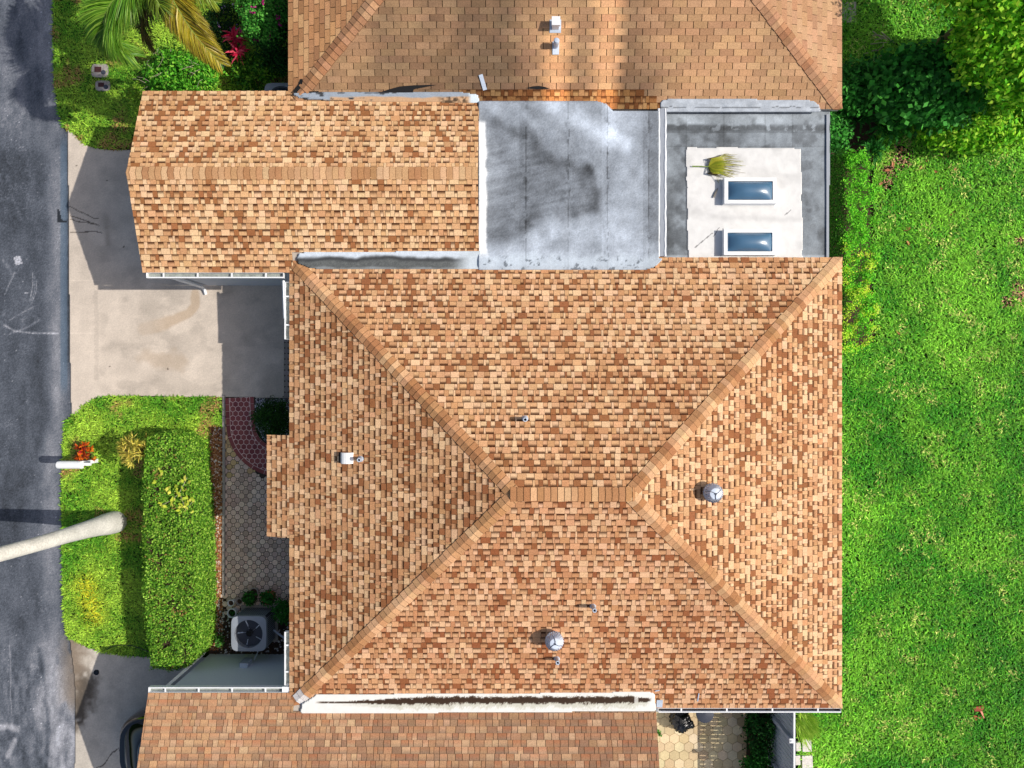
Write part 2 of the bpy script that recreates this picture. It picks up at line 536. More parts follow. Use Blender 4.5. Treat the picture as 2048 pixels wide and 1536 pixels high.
def caps(A, B, N1, N2, palette, w=0.155, lift=0.02, step=EXPO, special=None, lim=None):
    """Ridge or hip caps from A (low) to B (high), folded over planes with normals N1, N2."""
    mb = MB()
    A, B, N1, N2 = (np.array(a, float) for a in (A, B, N1, N2))
    d = B - A; ln = np.linalg.norm(d); d /= ln
    up = N1 + N2; up /= np.linalg.norm(up)
    s1 = np.cross(d, N1); s2 = np.cross(N2, d)
    if s1 @ (N2 - N1) > 0: s1 = -s1
    if s2 @ (N1 - N2) > 0: s2 = -s2
    n = int(ln / step) + 1
    run = 0; col = palette[0]
    for k in range(n):
        t0, t1 = k * step, min((k + 1) * step, ln)
        if t1 - t0 < 0.02: continue
        if run <= 0:
            col = rnd.choice(palette); run = rnd.choice([1, 1, 1, 2, 2, 3])
        run -= 1
        c = jit(col, 0.08)
        if special and k in special: c = special[k]
        wj = w * rnd.uniform(0.95, 1.05)
        hi, lo = lift + 0.010, lift
        prof = [(s1, wj, 0), (s1, wj * 0.45, 0.004), (up, 0, 0.010), (s2, wj * 0.45, 0.004), (s2, wj, 0)]

        def ring(t, h):
            o = []
            for s, q, e in prof:
                o.append(tuple(A + d * t + s * q + up * (h + e)))
            return o
        r0, r1 = ring(t0, hi), ring(t1, lo)
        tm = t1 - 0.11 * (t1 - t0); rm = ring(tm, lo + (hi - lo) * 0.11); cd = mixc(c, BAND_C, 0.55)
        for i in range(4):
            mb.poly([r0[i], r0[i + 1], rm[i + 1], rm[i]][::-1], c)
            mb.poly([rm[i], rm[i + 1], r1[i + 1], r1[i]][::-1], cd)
        dk = tuple(x * 0.4 for x in c)
        f0 = [tuple(np.array(p) - up * hi * 1.0) for p in r0]; f1 = [tuple(np.array(p) - up * hi) for p in r1]
        for i in range(4): mb.poly([r0[i], f0[i], f0[i + 1], r0[i + 1]], dk)
        for i in (0, 4): mb.poly([r0[i], f0[i], f1[i], r1[i]], dk)
    if lim: mb.v = [(min(max(a, lim[0]), lim[1]), min(max(b, lim[2]), lim[3]), c) for a, b, c in mb.v]
    return mb


# palettes (albedo, not picture values)
LT, MD, TN, DK = L(222, 182, 142), L(208, 161, 119), L(194, 144, 103), L(150, 98, 64)
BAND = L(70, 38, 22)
CAPS = [L(200, 154, 114), L(190, 142, 102), L(180, 132, 92), L(210, 168, 126), L(170, 120, 82)]
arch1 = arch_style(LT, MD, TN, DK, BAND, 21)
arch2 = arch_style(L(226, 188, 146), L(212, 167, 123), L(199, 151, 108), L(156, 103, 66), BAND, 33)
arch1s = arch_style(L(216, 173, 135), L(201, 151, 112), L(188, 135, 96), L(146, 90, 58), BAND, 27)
nu = lambda dx, dy: np.array([-dx * SLOPE, -dy * SLOPE, 1.0]) / SL    # plane rising in direction (dx, dy)


def hip_roof(root, W_, E_, S_, N_, ze, style, ridge_pal, styles=None, extra=None, special=None, capw=0.155, tint=None):
    half = (N_ - S_) / 2; Ls = half * SL; wx = E_ - W_; zr = ze + half * SLOPE
    st = styles or {}
    mb = MB()
    shingle_plane(mb, (W_, S_, ze), (1, 0, 0), (0, 1, SLOPE), [[(0, 0), (wx, 0), (wx - half, Ls), (half, Ls)]], st.get('S', style), tint)
    shingle_plane(mb, (E_, N_, ze), (-1, 0, 0), (0, -1, SLOPE), [[(0, 0), (wx, 0), (wx - half, Ls), (half, Ls)]], st.get('N', style))
    shingle_plane(mb, (W_, N_, ze), (0, -1, 0), (1, 0, SLOPE), [[(0, 0), (2 * half, 0), (half, Ls)]], st.get('W', style))
    shingle_plane(mb, (E_, S_, ze), (0, 1, 0), (-1, 0, SLOPE), [[(0, 0), (2 * half, 0), (half, Ls)]], st.get('E', style))
    if extra: extra(mb)
    roof = mb.build('roof', 'shingle', root)
    ym = (N_ + S_) / 2
    RW, RE = (W_ + half, ym, zr), (E_ - half, ym, zr)
    nS, nN, nW, nE = nu(0, 1), nu(0, -1), nu(1, 0), nu(-1, 0)
    for A, B, a, b, key in (((W_, S_, ze), RW, nS, nW, 'SW'), ((W_, N_, ze), RW, nN, nW, 'NW'),
                            ((E_, S_, ze), RE, nS, nE, 'SE'), ((E_, N_, ze), RE, nN, nE, 'NE')):
        caps(A, B, a, b, ridge_pal, w=capw, special=(special or {}).get(key), lim=(W_ - 0.012, E_ + 0.012, S_ - 0.012, N_ + 0.012)).build('hip_cap', 'shingle', roof)
    caps((RW[0] - 0.1, ym, zr), (RE[0] + 0.12, ym, zr), nS, nN, ridge_pal, lift=0.03, w=capw).build('ridge_cap', 'shingle', roof)
    # boarded eaves, fascia and walls
    e = MB()
    t = 0.02
    for (x0, x1, y0, y1) in ((W_ + t, E_ - t, S_ + t, S_ + t + 0.03), (W_ + t, E_ - t, N_ - t - 0.03, N_ - t),
                             (W_ + t, W_ + t + 0.03, S_ + 0.052, N_ - 0.052), (E_ - t - 0.03, E_ - t, S_ + 0.052, N_ - 0.052)):
        e = MB(); e.box(x0, x1, y0, y1, ze - 0.17, ze + 0.0); e.build('fascia', 'fascia', root)
    s = MB(); s.box(W_ + 0.06, E_ - 0.06, S_ + 0.06, N_ - 0.06, ze - 0.16, ze - 0.13); s.build('soffit', 'fascia', root)
    return roof


def gutter(root, p0, p1, out, z, n_br, wd=0.125, inside='gut_in', trim=True):
    """Open-topped gutter from p0 to p1 along an eave; out = unit vector away from the wall."""
    p0, p1 = np.array((*p0, z), float), np.array((*p1, z), float)
    o = np.array((*out, 0), float); d = p1 - p0; ln = np.linalg.norm(d); d /= ln
    up = np.array((0, 0, 1.0)); c = (p0 + p1) / 2
    m = MB()
    m.obox(c + o * (wd - 0.006), d * ln / 2, o * 0.006, up * 0.055)                    # front
    m.obox(c + o * (wd - 0.012) + up * 0.058, d * ln / 2, o * 0.014, up * 0.003)      # rolled lip
    m.obox(c + o * 0.004, d * ln / 2, o * 0.004, up * 0.052)                           # back
    for s in (-1, 1): m.obox(c + d * s * (ln / 2 + 0.003) + o * wd / 2, d * 0.003, o * wd / 2, up * 0.056)
    g = m.build('gutter', 'white', root)
    b = MB(); b.obox(c + o * wd / 2 - up * 0.045, d * (ln / 2 - 0.002), o * (wd / 2 - 0.013), up * 0.006); b.build('gutter_bed', inside, g)
    for k in range(n_br):
        q = p0 + d * ln * ((k + 0.5) / n_br if n_br > 1 else 0.5)
        br = MB(); br.obox(q + o * (wd * 0.5) + up * 0.048, d * 0.018, o * (wd * 0.5 - 0.010), up * 0.004); br.build('bracket', 'white', g)
    return g


def downspout(root, x, y, z0, z1, kick=(0, -0.25)):
    m = MB()
    m.tube([(x, y, z1), (x, y, z0 + 0.25), (x + kick[0] * 0.3, y + kick[1] * 0.3, z0 + 0.10), (x + kick[0], y + kick[1], z0 + 0.05)], 0.045, 4)
    return m.build('downspout', 'white', root)


def pipe_vent(root, px, py, z, r=0.046, h=0.36, ring='lead'):
    x, y = at(px, py, z)
    m = MB()
    m.lathe((x, y, z - 0.06), [(r, 0), (r, h + 0.06), (r * 0.62, h + 0.06), (r * 0.6, h - 0.06)], 16)
    o = m.build('vent_pipe', ring, root, smooth=True)
    d = MB(); d.lathe((x, y, z + h - 0.055), [(r * 0.6, 0), (0.001, 0.0)], 12); d.build('pipe_bore', 'dark', o)
    return o, x, y


def roof_z(S_, W_, N_, E_, ze, x, y):
    return ze + SLOPE * min(y - S_, N_ - y, x - W_, E_ - x)


def turbine(root, x, y, zb, turn):
    """Spinning roof ventilator: neck, finned ball, crown plate with three arms."""
    n = MB(); n.lathe((x, y, zb - 0.06), [(0.18, 0), (0.175, 0.12), (0.16, 0.16), (0.16, 0.25)], 28)
    base = n.build('turbine_vent', 'steel', root, smooth=True)
    b = MB()
    nf = 22
    for k in range(nf):
        a = 2 * math.pi * k / nf + turn
        pts = []
        for j in range(9):
            t = j / 8; z = 0.17 + 0.30 * t; r = 0.215 * math.sin(math.pi * (0.22 + 0.60 * t)) ** 0.8 + 0.005
            pts.append((r, z, a + 0.55 * t))
        for (r0, z0, a0), (r1, z1, a1) in zip(pts[:-1], pts[1:]):
            wa = 2 * math.pi / nf * 1.15
            p = [(x + r0 * math.cos(a0), y + r0 * math.sin(a0), zb + z0), (x + 0.84 * r0 * math.cos(a0 + wa), y + 0.84 * r0 * math.sin(a0 + wa), zb + z0),
                 (x + 0.84 * r1 * math.cos(a1 + wa), y + 0.84 * r1 * math.sin(a1 + wa), zb + z1), (x + r1 * math.cos(a1), y + r1 * math.sin(a1), zb + z1)]
            b.poly(p)
    b.build('turbine_fins', 'steel', base)
    c = MB(); c.lathe((x, y, zb), [(0.128, 0.462), (0.115, 0.482), (0.06, 0.494), (0.001, 0.497)], 28); c.build('crown_plate', 'steel', base, smooth=True)
    s = MB()
    for k in range(3):
        a = turn + 2 * math.pi * k / 3
        pts = [(x + q * math.cos(a + 0.5 * q / 0.2), y + q * math.sin(a + 0.5 * q / 0.2), zb + 0.505 - 0.9 * q * q) for q in (0, 0.06, 0.12, 0.17, 0.20)]
        s.tube(pts, 0.006, 6)
    s.tube([(x, y, zb + 0.49), (x, y, zb + 0.515)], 0.02, 10)
    s.build('bearing_arms', 'ac_dark', base)
    return base


def hexagon(cx, cy, r, a0=math.pi / 6, n=6):
    return [(cx + r * math.cos(a0 + 2 * math.pi * k / n), cy + r * math.sin(a0 + 2 * math.pi * k / n)) for k in range(n)]


# ================================================================== MAIN HOUSE
HW, HE, HS, HN, ZE = -5.24, 7.77, -7.63, 2.98, 2.5
house = thing('house', (1.3, -2.3, 0), 'large hip-roofed house with tan and brown shingles and two turbine vents in the middle', 'house')


def entry_roof(mb):
    shingle_plane(mb, (HW - 0.6, -1.21, ZE - 0.2), (0, -1, 0), (1, 0, SLOPE), [[(0, 0), (2.42, 0), (2.42, 0.6 * SL), (0, 0.6 * SL)]], arch1)


sp = {2: L(214, 210, 208), 3: L(206, 200, 196)}
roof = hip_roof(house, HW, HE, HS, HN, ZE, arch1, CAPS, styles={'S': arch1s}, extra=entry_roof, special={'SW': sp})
w = MB()
for b in ((HW + 0.46, HE - 0.5, HS + 0.4, HS + 0.55), (HW + 0.46, HE - 0.5, HN - 0.5, HN - 0.35),
          (HW + 0.46, HW + 0.61, HS + 0.55, HN - 0.5), (HE - 0.65, HE - 0.5, HS + 0.55, HN - 0.5)):
    w.box(*b, -0.02, ZE - 0.16)
w.build('wall', 'wall', house)
ef = MB(); ef.box(HW - 0.58, HW - 0.55, -3.61, -1.23, ZE - 0.36, ZE - 0.205); ef.build('fascia', 'fascia', house)
for y in (-1.26, -3.61): ef = MB(); ef.box(HW - 0.55, HW + 0.02, y, y + 0.03, ZE - 0.36, ZE - 0.205); ef.build('fascia', 'fascia', house)
for y in (-1.45, -3.4): po = MB(); po.box(HW - 0.48, HW - 0.38, y - 0.05, y + 0.05, 0, ZE - 0.21); po.build('porch_post', 'white', house)
dr = MB(); dr.box(HW + 0.425, HW + 0.458, -2.9, -1.95, 0.03, 2.1); d = dr.build('door', 'solid' if False else 'white', house)
kn = MB(); kn.tube([(HW + 0.42, -2.82, 1.0), (HW + 0.37, -2.82, 1.0)], 0.03, 10); kn.build('handle', 'steel', d)
# gutters of the house
gutter(house, (HW, 2.40), (HW, 1.06), (-1, 0), ZE - 0.06, 2)
gutter(house, (HW, -5.85), (HW, -7.10), (-1, 0), ZE - 0.06, 2)
gutter(house, (3.45, HS), (HE - 0.03, HS), (0, -1), ZE - 0.03, 4, wd=0.10, inside='gut_dark')
ds = MB(); ds.obox((4.15, HS - 0.17, ZE - 0.30), (0.70, 0, 0), (0, 0.05, 0), (0, 0, 0.04)); ds.build('downspout', 'ac_grey', house)
ds = MB(); ds.tube([(HW - 0.16, 2.44, ZE - 0.03), (HW - 0.13, 1.55, ZE - 0.03)], 0.035, 4); ds.build('downspout', 'white', house)
# vents
hz = lambda x, y: roof_z(HS, HW, HN, HE, ZE, x, y)
for (px, py, zz, t) in ((1424, 984, 3.55, 0.3), (1110, 1286, 3.25, 1.4)):
    x, y = at(px, py, zz + 0.25); turbine(house, x, y, hz(x, y) - 0.06, t)
for (px, py, zg, h) in ((1050, 838, 3.95, 0.27), (1186, 1212, 3.45, 0.32), (1114, 1317, 3.0, 0.26), (722, 918, 3.1, 0.22)):
    x, y = at(px, py, zg); o, x, y = pipe_vent(house, px, py, hz(*at(px, py, zg)) + 0.012, h=h)
    f = MB(); f.lathe((x, y, hz(x, y) - 0.03), [(0.09, 0.0), (0.06, 0.06), (0.047, 0.10)], 14); f.build('pipe_collar', 'lead', o, smooth=True)
# goose-neck hood vent on the west slope
x, y = at(690, 918, 3.25); z = hz(x, y)
m = MB(); pr = []
for k in range(9):
    a = math.pi * k / 8; pr.append((x + 0.15 * math.cos(a), z + 0.02 + 0.10 * math.sin(a) + 0.03))
for (xa, za), (xb, zb) in zip(pr[:-1], pr[1:]):
    m.poly([(xa, y - 0.125, za), (xa, y + 0.125, za), (xb, y + 0.125, zb), (xb, y - 0.125, zb)][::-1])
for s in (-0.125, 0.125): m.poly([(a, y + s, b) for a, b in pr] + [(x - 0.15, y + s, z - 0.06), (x + 0.15, y + s, z)])
hv = m.build('hood_vent', 'white', house)
f = MB(); f.obox((x - 0.17, y, z - 0.02), (0.03, 0, 0.01), (0, 0.12, 0), (0, 0, 0.03)); f.build('vent_mouth', 'dark', hv)

# ================================================================== GARAGE WING (north-west)
GW, GE, GS, GN = -8.70, -0.77, 2.63, 6.90
garage = thing('garage', (-5, 4.77, 0), 'gabled garage wing with fresh tan shingles ending at the grey flat roof', 'garage')


def gable(root, W_, E_, S_, N_, ze, stS, stN, cutS, cutN, pal, xcut, capE=0.0):
    half = (N_ - S_) / 2; Ls = half * SL; zr = ze + half * SLOPE; ym = (N_ + S_) / 2; wx = E_ - W_
    mb = MB()
    c = xcut - W_
    shingle_plane(mb, (W_, S_, ze), (1, 0, 0), (0, 1, SLOPE), [[(0, 0), (c, 0), (c, Ls), (0, Ls)], [(c, cutS * SL), (wx, cutS * SL), (wx, Ls), (c, Ls)]], stS)
    c = E_ - xcut
    shingle_plane(mb, (E_, N_, ze), (-1, 0, 0), (0, -1, SLOPE), [[(0, cutN * SL), (c, cutN * SL), (c, Ls), (0, Ls)], [(c, 0), (wx, 0), (wx, Ls), (c, Ls)]], stN)
    r = mb.build('roof', 'shingle', root)
    caps((E_, ym, zr), (W_, ym, zr), nu(0, 1), nu(0, -1), pal, lift=0.016, w=0.15).build('ridge_cap', 'shingle', r)
    # rake boards
    for x in (W_ + 0.02, E_ - 0.05):
        e = MB()
        for s, y0 in ((1, S_), (-1, N_)):
            e.poly([(x, y0, ze - 0.15), (x, y0, ze - 0.008), (x, ym, zr - 0.008), (x, ym, zr - 0.15)])
            e.poly([(x + 0.03, y0, ze - 0.15), (x + 0.03, ym, zr - 0.15), (x + 0.03, ym, zr - 0.008), (x + 0.03, y0, ze - 0.008)])
        e.build('fascia', 'fascia', root)
    d = MB()
    for s, y0 in ((1, S_), (-1, N_)):
        d.poly([(W_ + 0.05, y0 + s * 0.02, ze - 0.02), (E_ - 0.06, y0 + s * 0.02, ze - 0.02), (E_ - 0.06, ym, zr - 0.03), (W_ + 0.05, ym, zr - 0.03)])
    d.build('soffit', 'fascia', root)
    return r


gable(garage, GW, GE, GS, GN, ZE, arch2, arch2, 0.45, 0.28, [L(206, 162, 120), L(196, 150, 108), L(184, 136, 96), L(216, 176, 134)], -5.14)


def garage_walls(root, W_, E_, S_, N_, top):
    m = MB()
    m.box(W_, E_, N_ - 0.15, N_, -0.02, top); m.box(W_, E_, S_, S_ + 0.15, -0.02, top)
    m.box(E_ - 0.15, E_, S_ + 0.15, N_ - 0.15, -0.02, top)
    m.box(W_, W_ + 0.15, S_ + 0.15, S_ + 0.45, -0.02, top); m.box(W_, W_ + 0.15, N_ - 0.45, N_ - 0.15, -0.02, top)
    m.box(W_ + 0.002, W_ + 0.148, S_ + 0.45, N_ - 0.45, top - 0.28, top)
    return m.build('wall', 'wall', root)


garage_walls(garage, -8.22, -0.95, 2.67, 6.86, ZE - 0.03)
gd = MB()
for k in range(4): gd.box(-8.14, -8.11, 3.125, 6.405, 0.02 + k * 0.535, 0.55 + k * 0.535)
gd.build('garage_door', 'white', garage)
gutter(garage, (-8.62, GS - 0.005), (-5.40, GS - 0.005), (0, -1), ZE - 0.06, 4)
downspout(garage, -8.30, 2.60, 0.03, ZE - 0.1, (0.02, -0.18))

# ================================================================== SOUTH GARAGE
QW, QE, QN, QS = -8.57, 3.37, -7.28, -10.96


def faded(x, y, rr):
    t = min(1, max(0, (x + 8) / 11)) * 0.8 + float(fbm(x * 0.8, y * 0.8, 5, 2) - 0.5) * 0.5
    base = mixc(L(196, 154, 116), L(146, 112, 86), min(1, max(0, t)))
    r = rr.random()
    if r < 0.28: base = mixc(base, L(204, 170, 136), 0.65)
    elif r < 0.55: base = mixc(base, L(118, 94, 80), 0.45)
    col = jit(base, 0.10)
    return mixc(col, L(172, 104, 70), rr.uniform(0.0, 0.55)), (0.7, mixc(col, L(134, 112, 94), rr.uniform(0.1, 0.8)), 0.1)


south_garage = thing('garage', (-3, -9.12, 0), 'garage with faded pinkish brown shingles and a black car sticking out from under it', 'garage')
fst = tab_style(faded, 0.165, 9, slot=0.011, split=0.45)
gable(south_garage, QW, QE, QS, QN, ZE, fst, fst, 0.0, 0.38, [L(176, 130, 98), L(160, 118, 92)], -5.12)
m = MB()
m.box(-8.2, 3.28, -7.45, -7.32, -0.02, ZE - 0.05); m.box(-8.2, 3.28, -10.92, -10.79, -0.02, ZE - 0.05); m.box(3.13, 3.28, -10.79, -7.45, -0.02, ZE - 0.05)
m.box(-8.2, -8.06, -7.75, -7.45, -0.02, ZE - 0.05); m.box(-8.2, -8.06, -10.79, -10.5, -0.02, ZE - 0.05); m.box(-8.198, -8.062, -10.5, -7.75, 2.2, ZE - 0.05)
m.box(-4.6, -4.45, -10.79, -7.45, -0.02, ZE - 0.05)
m.build('wall', 'wall', south_garage)
gutter(south_garage, (-8.57, QN + 0.005), (-5.42, QN + 0.005), (0, 1), ZE - 0.06, 4)
ds = MB(); ds.obox((-5.33, QN + 0.04, ZE - 0.03), (0.09, 0, 0), (0, 0.10, 0), (0, 0, 0.02)); ds.build('gutter_corner', 'white', south_garage)
downspout(south_garage, -8.27, -7.24, 0.03, ZE - 0.1, (0.0, 0.2))
eb = MB(); x, y = at(487, 1322, 0.95); eb.box(x - 0.10, x + 0.10, -7.318, -7.2, 0.62, 0.95); q = eb.build('electric_box', 'lead', south_garage)
cv = MB(); cv.box(x - 0.11, x + 0.11, -7.2, -7.19, 0.6, 0.965); cv.build('box_cover', 'ac_grey', q)

# ================================================================== NEIGHBOUR HOUSE
NW_, NE_, NS_, NN_ = -5.27, 7.77, 6.48, 17.09
neighbour = thing('house', (1.3, 11.8, 0), 'neighbouring house with weathered brown three-tab shingles along the top edge', 'house')


def worn(x, y, rr):
    return jit(mixc(L(200, 158, 118), L(172, 132, 98), rr.random()), 0.09), None


def worn_tint(x, y, c):
    """Algae staining and the clean streaks washed below the metal vents."""
    px = 1024 + x * 87; py = 768 - y * 87
    n = float(fbm(x * 0.9, y * 0.4, 14, 4)); n2 = float(fbm(x * 3, y * 3, 15, 2)) - 0.5
    st = math.exp(-((px - 950) / 190) ** 2) * 0.75 + 0.12 + (n - 0.44) * 1.1 + n2 * 0.4
    st += 0.55 * ss(1228, 1250, px) * (1 - ss(1250, 1380, px)) + 0.25 * ss(60, 190, py) * (px < 1330)
    if px > 1400: st *= 0.45
    cl = ss(1082, 1100, px) * (1 - ss(1126, 1146, px)) * ss(50, 62, py) + 0.85 * ss(1186, 1204, px) * (1 - ss(1228, 1242, px))
    cl = float(min(1, cl)); st = float(min(1, max(0, st))) * (1 - cl)
    return tuple(v * (1 - st) + v * k * st + v * g * cl for v, k, g in zip(c, (0.36, 0.40, 0.46), (0.50, 0.42, 0.34)))


def worn_south(k, u0, u1, O, U, V, v0):
    out = tab3(k, u0, u1, O, U, V, v0)
    if k < 3:                                     # newer patch of laminated shingles along the eave
        a0, a1 = (5.27 - 1.1 + (0.0 if k < 2 else 0.25)), 5.27 + 3.45 - 0.4 * k
        out = [s for s in out if s[1] < a0 or s[0] > a1]
        new = [(max(s[0], a0 - 0.33), s[1], s[2] + 0.012, s[3] + 0.010, s[4], s[5]) for s in patch(k, a0 - 0.3, a1 + 0.3, O, U, V, v0)]
        out += new
    return out


def worn_west(x, y, rr):
    return jit(rr.choice([L(200, 150, 106), L(186, 136, 96), L(208, 162, 118), L(174, 126, 90)]), 0.08), None


tab3 = tab_style(worn, 0.325, 17, slot=0.016)
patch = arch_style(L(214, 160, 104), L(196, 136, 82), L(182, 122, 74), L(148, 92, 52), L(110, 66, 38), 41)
tabW = tab_style(worn_west, 0.325, 18, slot=0.014)
tabE = tab_style(lambda x, y, rr: (jit(rr.choice([L(184, 144, 110), L(176, 134, 102), L(192, 152, 118)]), 0.05), None), 0.325, 19)
nroof = hip_roof(neighbour, NW_, NE_, NS_, NN_, ZE, tab3, [L(178, 134, 102), L(170, 126, 94), L(164, 118, 86), L(186, 144, 110)],
                 styles={'S': worn_south, 'W': tabW, 'E': tabE, 'N': tabE}, capw=0.165, tint=worn_tint)
m = MB()
for b in ((NW_ + 0.46, NE_ - 0.5, NS_ + 0.4, NS_ + 0.55), (NW_ + 0.46, NE_ - 0.5, NN_ - 0.5, NN_ - 0.35),
          (NW_ + 0.46, NW_ + 0.61, NS_ + 0.55, NN_ - 0.5), (NE_ - 0.65, NE_ - 0.5, NS_ + 0.55, NN_ - 0.5)):
    m.box(*b, -0.02, ZE - 0.16)
m.build('wall', 'wall', neighbour)
nz = lambda x, y: roof_z(NS_, NW_, NN_, NE_, ZE, x, y)
# capped pipe and square hood on its south slope
x, y = at(1112, 90, 3.0); z = nz(x, y)
m = MB(); m.lathe((x, y, z - 0.05), [(0.06, 0), (0.06, 0.22), (0.066, 0.23), (0.066, 0.34), (0.05, 0.36), (0.001, 0.365)], 18); o = m.build('vent_pipe', 'lead', neighbour, smooth=True)
f = MB(); f.obox((x, y - 0.04, z + 0.015), (0.075, 0, 0), (0, 0.13, 0.043), (0, 0, 0.006)); f.build('flashing', 'steel', o)
x, y = at(1112, 42, 3.3); z = nz(x, y)
m = MB(); m.box(x - 0.075, x + 0.075, y - 0.075, y + 0.075, z - 0.05, z + 0.2); hv = m.build('hood_vent', 'white', neighbour)
c = MB(); c.prism([(x - 0.095, y - 0.10), (x + 0.095, y - 0.10), (x + 0.095, y + 0.095), (x - 0.095, y + 0.095)], z + 0.2, z + 0.27); c.build('vent_cap', 'white', hv)
f = MB(); f.obox((x, y, z + 0.015), (0.13, 0, 0), (0, 0.13, 0.043), (0, 0, 0.006)); f.build('flashing', 'lead', hv)
x, y = at(966, 168, 2.62)
f = MB(); f.obox((x, y, nz(x, y) + 0.03), (0.045, 0.012, 0.004), (-0.05, 0.155, 0.055), (0, 0, 0.004)); f.build('metal_patch', 'lead', neighbour)
# black sealant smears along its valley
for pts in ([(592, 186), (604, 175), (607, 160), (601, 158), (597, 168), (586, 183)], [(584, 188), (600, 192), (628, 189), (640, 183), (612, 184), (596, 181)],
            [(754, 187), (775, 181), (800, 175), (828, 173), (875, 172), (828, 180), (826, 186), (790, 187)], [(1052, 178), (1064, 175), (1078, 174), (1090, 176), (1100, 179), (1075, 180)]):
    P = []
    for px, py in pts:
        x, y = at(px, py, 2.62); P.append((x, y, max(nz(x, y), 2.585) + 0.028))
    tar = MB(); tar.poly(P[::-1] if sum((P[i][0] - P[i - 1][0]) * (P[i][1] + P[i - 1][1]) for i in range(len(P))) > 0 else P)
    tar.build('tar_patch', 'dark', neighbour)

# ------------------------------------------------------------------ valley gutters between the roofs
g2 = lambda a, e=1: np.asarray(a, float)


def rgbf(a): return LA(a)


def mixa(a, b, t):
    t = np.asarray(t)[..., None]
    return np.asarray(a) * (1 - t) + np.asarray(b) * t


def valley_nw(px, py):
    t = (py - 505) / 32 + (fbm(px * 0.03, py * 0.03, 2) - 0.5) * 0.35
    c = mixa(np.broadcast_to((205, 215, 226), px.shape + (3,)), (62, 64, 66), ss(0.16, 0.42, t))
    sp = vnoise(px * 1.1, py * 1.1, 9)
    c = mixa(c, (116, 120, 118), ss(0.42, 0.6, t) * (0.3 + 0.5 * sp))
    c = mixa(c, (150, 156, 160), ss(0.86, 1.0, t) * 0.7)
    return rgbf(mixa(c, (196, 206, 214), ss(895, 945, px)))


def zv(lo, hi, y0, y1, dip):
    def f(px, py):
        t = np.clip((py - y0) / (y1 - y0), 0, 1)
        return lo * (1 - t) + hi * t - dip * np.sin(math.pi * t)
    return f


o = grid_sheet('valley_gutter', [(594, 516), (600, 508), (612, 505), (962, 503), (962, 538), (622, 537), (606, 530), (596, 527)], 0.022, 0, valley_nw, 'membrane',
               house, 2.63, zv(2.685, 2.635, 505, 537, 0.03), thick=0.05)
tag(o, 'grey silted valley gutter between the garage wing and the main roof')


def valley_n(px, py):
    t = (py - 186) / 18
    c = mixa(np.broadcast_to((150, 160, 172), px.shape + (3,)), (196, 158, 122), ss(0.42, 0.55, t + (fbm(px * 0.02, py * 0.1, 4) - 0.5) * 0.4 - 0.4 * (px < 660)))
    dbr = ss(0.45, 0.7, fbm(px * 0.15, py * 0.15, 8)) * ss(870, 890, px) * (1 - ss(930, 940, px)) * ss(0.4, 0.5, t)
    c = mixa(c, (84, 66, 48), dbr)
    c = mixa(c, (60, 62, 66), ss(0.62, 0.7, fbm(px * 0.05, py * 0.2, 6)) * (px < 800))
    return rgbf(mixa(c, (210, 222, 230), ss(934, 944, px)))


o = grid_sheet('valley_gutter', [(586, 188), (640, 185), (920, 185), (955, 190), (960, 206), (720, 203), (600, 197)], 0.022, 0, valley_n, 'membrane',
               neighbour, 2.61, zv(2.64, 2.625, 186, 205, 0.01), thick=0.05)
tag(o, 'narrow grey and sand valley strip with leaf litter')


def valley_s(px, py):
    t = (py - 1387) / 34.0
    c = np.broadcast_to(np.array((230, 229, 224.0)), px.shape + (3,))
    ctr = 0.52 - 0.16 * ss(640, 1000, px)
    wd = 0.05 + 0.17 * ss(660, 860, px) - 0.10 * ss(1262, 1300, px)
    n = fbm(px * 0.09, py * 0.16, 3) - 0.5; n2 = vnoise(px * 0.7, py * 0.7, 4) - 0.5
    s = ss(1.15, 0.75, np.abs(t - ctr) / wd + n * 1.1 + n2 * 0.7) * ss(628, 650, px) * (1 - ss(1296, 1304, px))
    c = mixa(c, (58, 40, 26), s * (1 - 0.75 * (np.abs(px - 1272) < 4)))
    s2 = ss(1.9, 1.1, np.abs(t - ctr - 0.12) / wd + n * 1.4 + n2 * 1.2) * ss(640, 800, px) * (1 - ss(1290, 1302, px)) * 0.35
    return rgbf(mixa(c, (150, 146, 116), s2 * (1 - s)))


edge = [(602, 1424), (604, 1408), (618, 1400), (634, 1388), (760, 1387), (1000, 1386), (1298, 1382), (1308, 1386), (1311, 1416), (1309, 1421), (1000, 1423), (760, 1425), (660, 1425)]
o = grid_sheet('valley_gutter', edge, 0.022, 0, valley_s, 'coating', house, 2.62, zv(2.665, 2.66, 1387, 1422, 0.035), thick=0.06)
tag(o, 'white coated valley gutter with a long dark stain along its middle')
x, y = at(1319, 1407, 2.55); m = MB(); m.obox((x, y, hz(x, max(y, HS + 0.05)) + 0.02), (0.07, 0, 0), (0, 0.10, 0.03), (0, 0, 0.005)); m.build('metal_patch', 'lead', house)
x, y = at(1313, 1378, 2.6); m = MB(); m.obox((x, y, hz(x, y) + 0.03), (0.05, 0.01, 0), (-0.004, 0.012, 0.004), (0, 0, 0.004)); m.build('metal_patch', 'lead', house)
x, y = at(1395, 1392, 2.55); m = MB(); m.obox((x, y, hz(x, y) + 0.022), (0.012, 0, 0), (0.005, 0.11, 0.036), (0, 0, 0.004))
m.build('metal_patch', 'lead', house)

# ================================================================== FLAT-ROOFED ANNEX
annex = thing('annex', (3.2, 4.7, 0), 'flat-roofed annex with stained grey membrane, white patch and two skylights', 'annex')


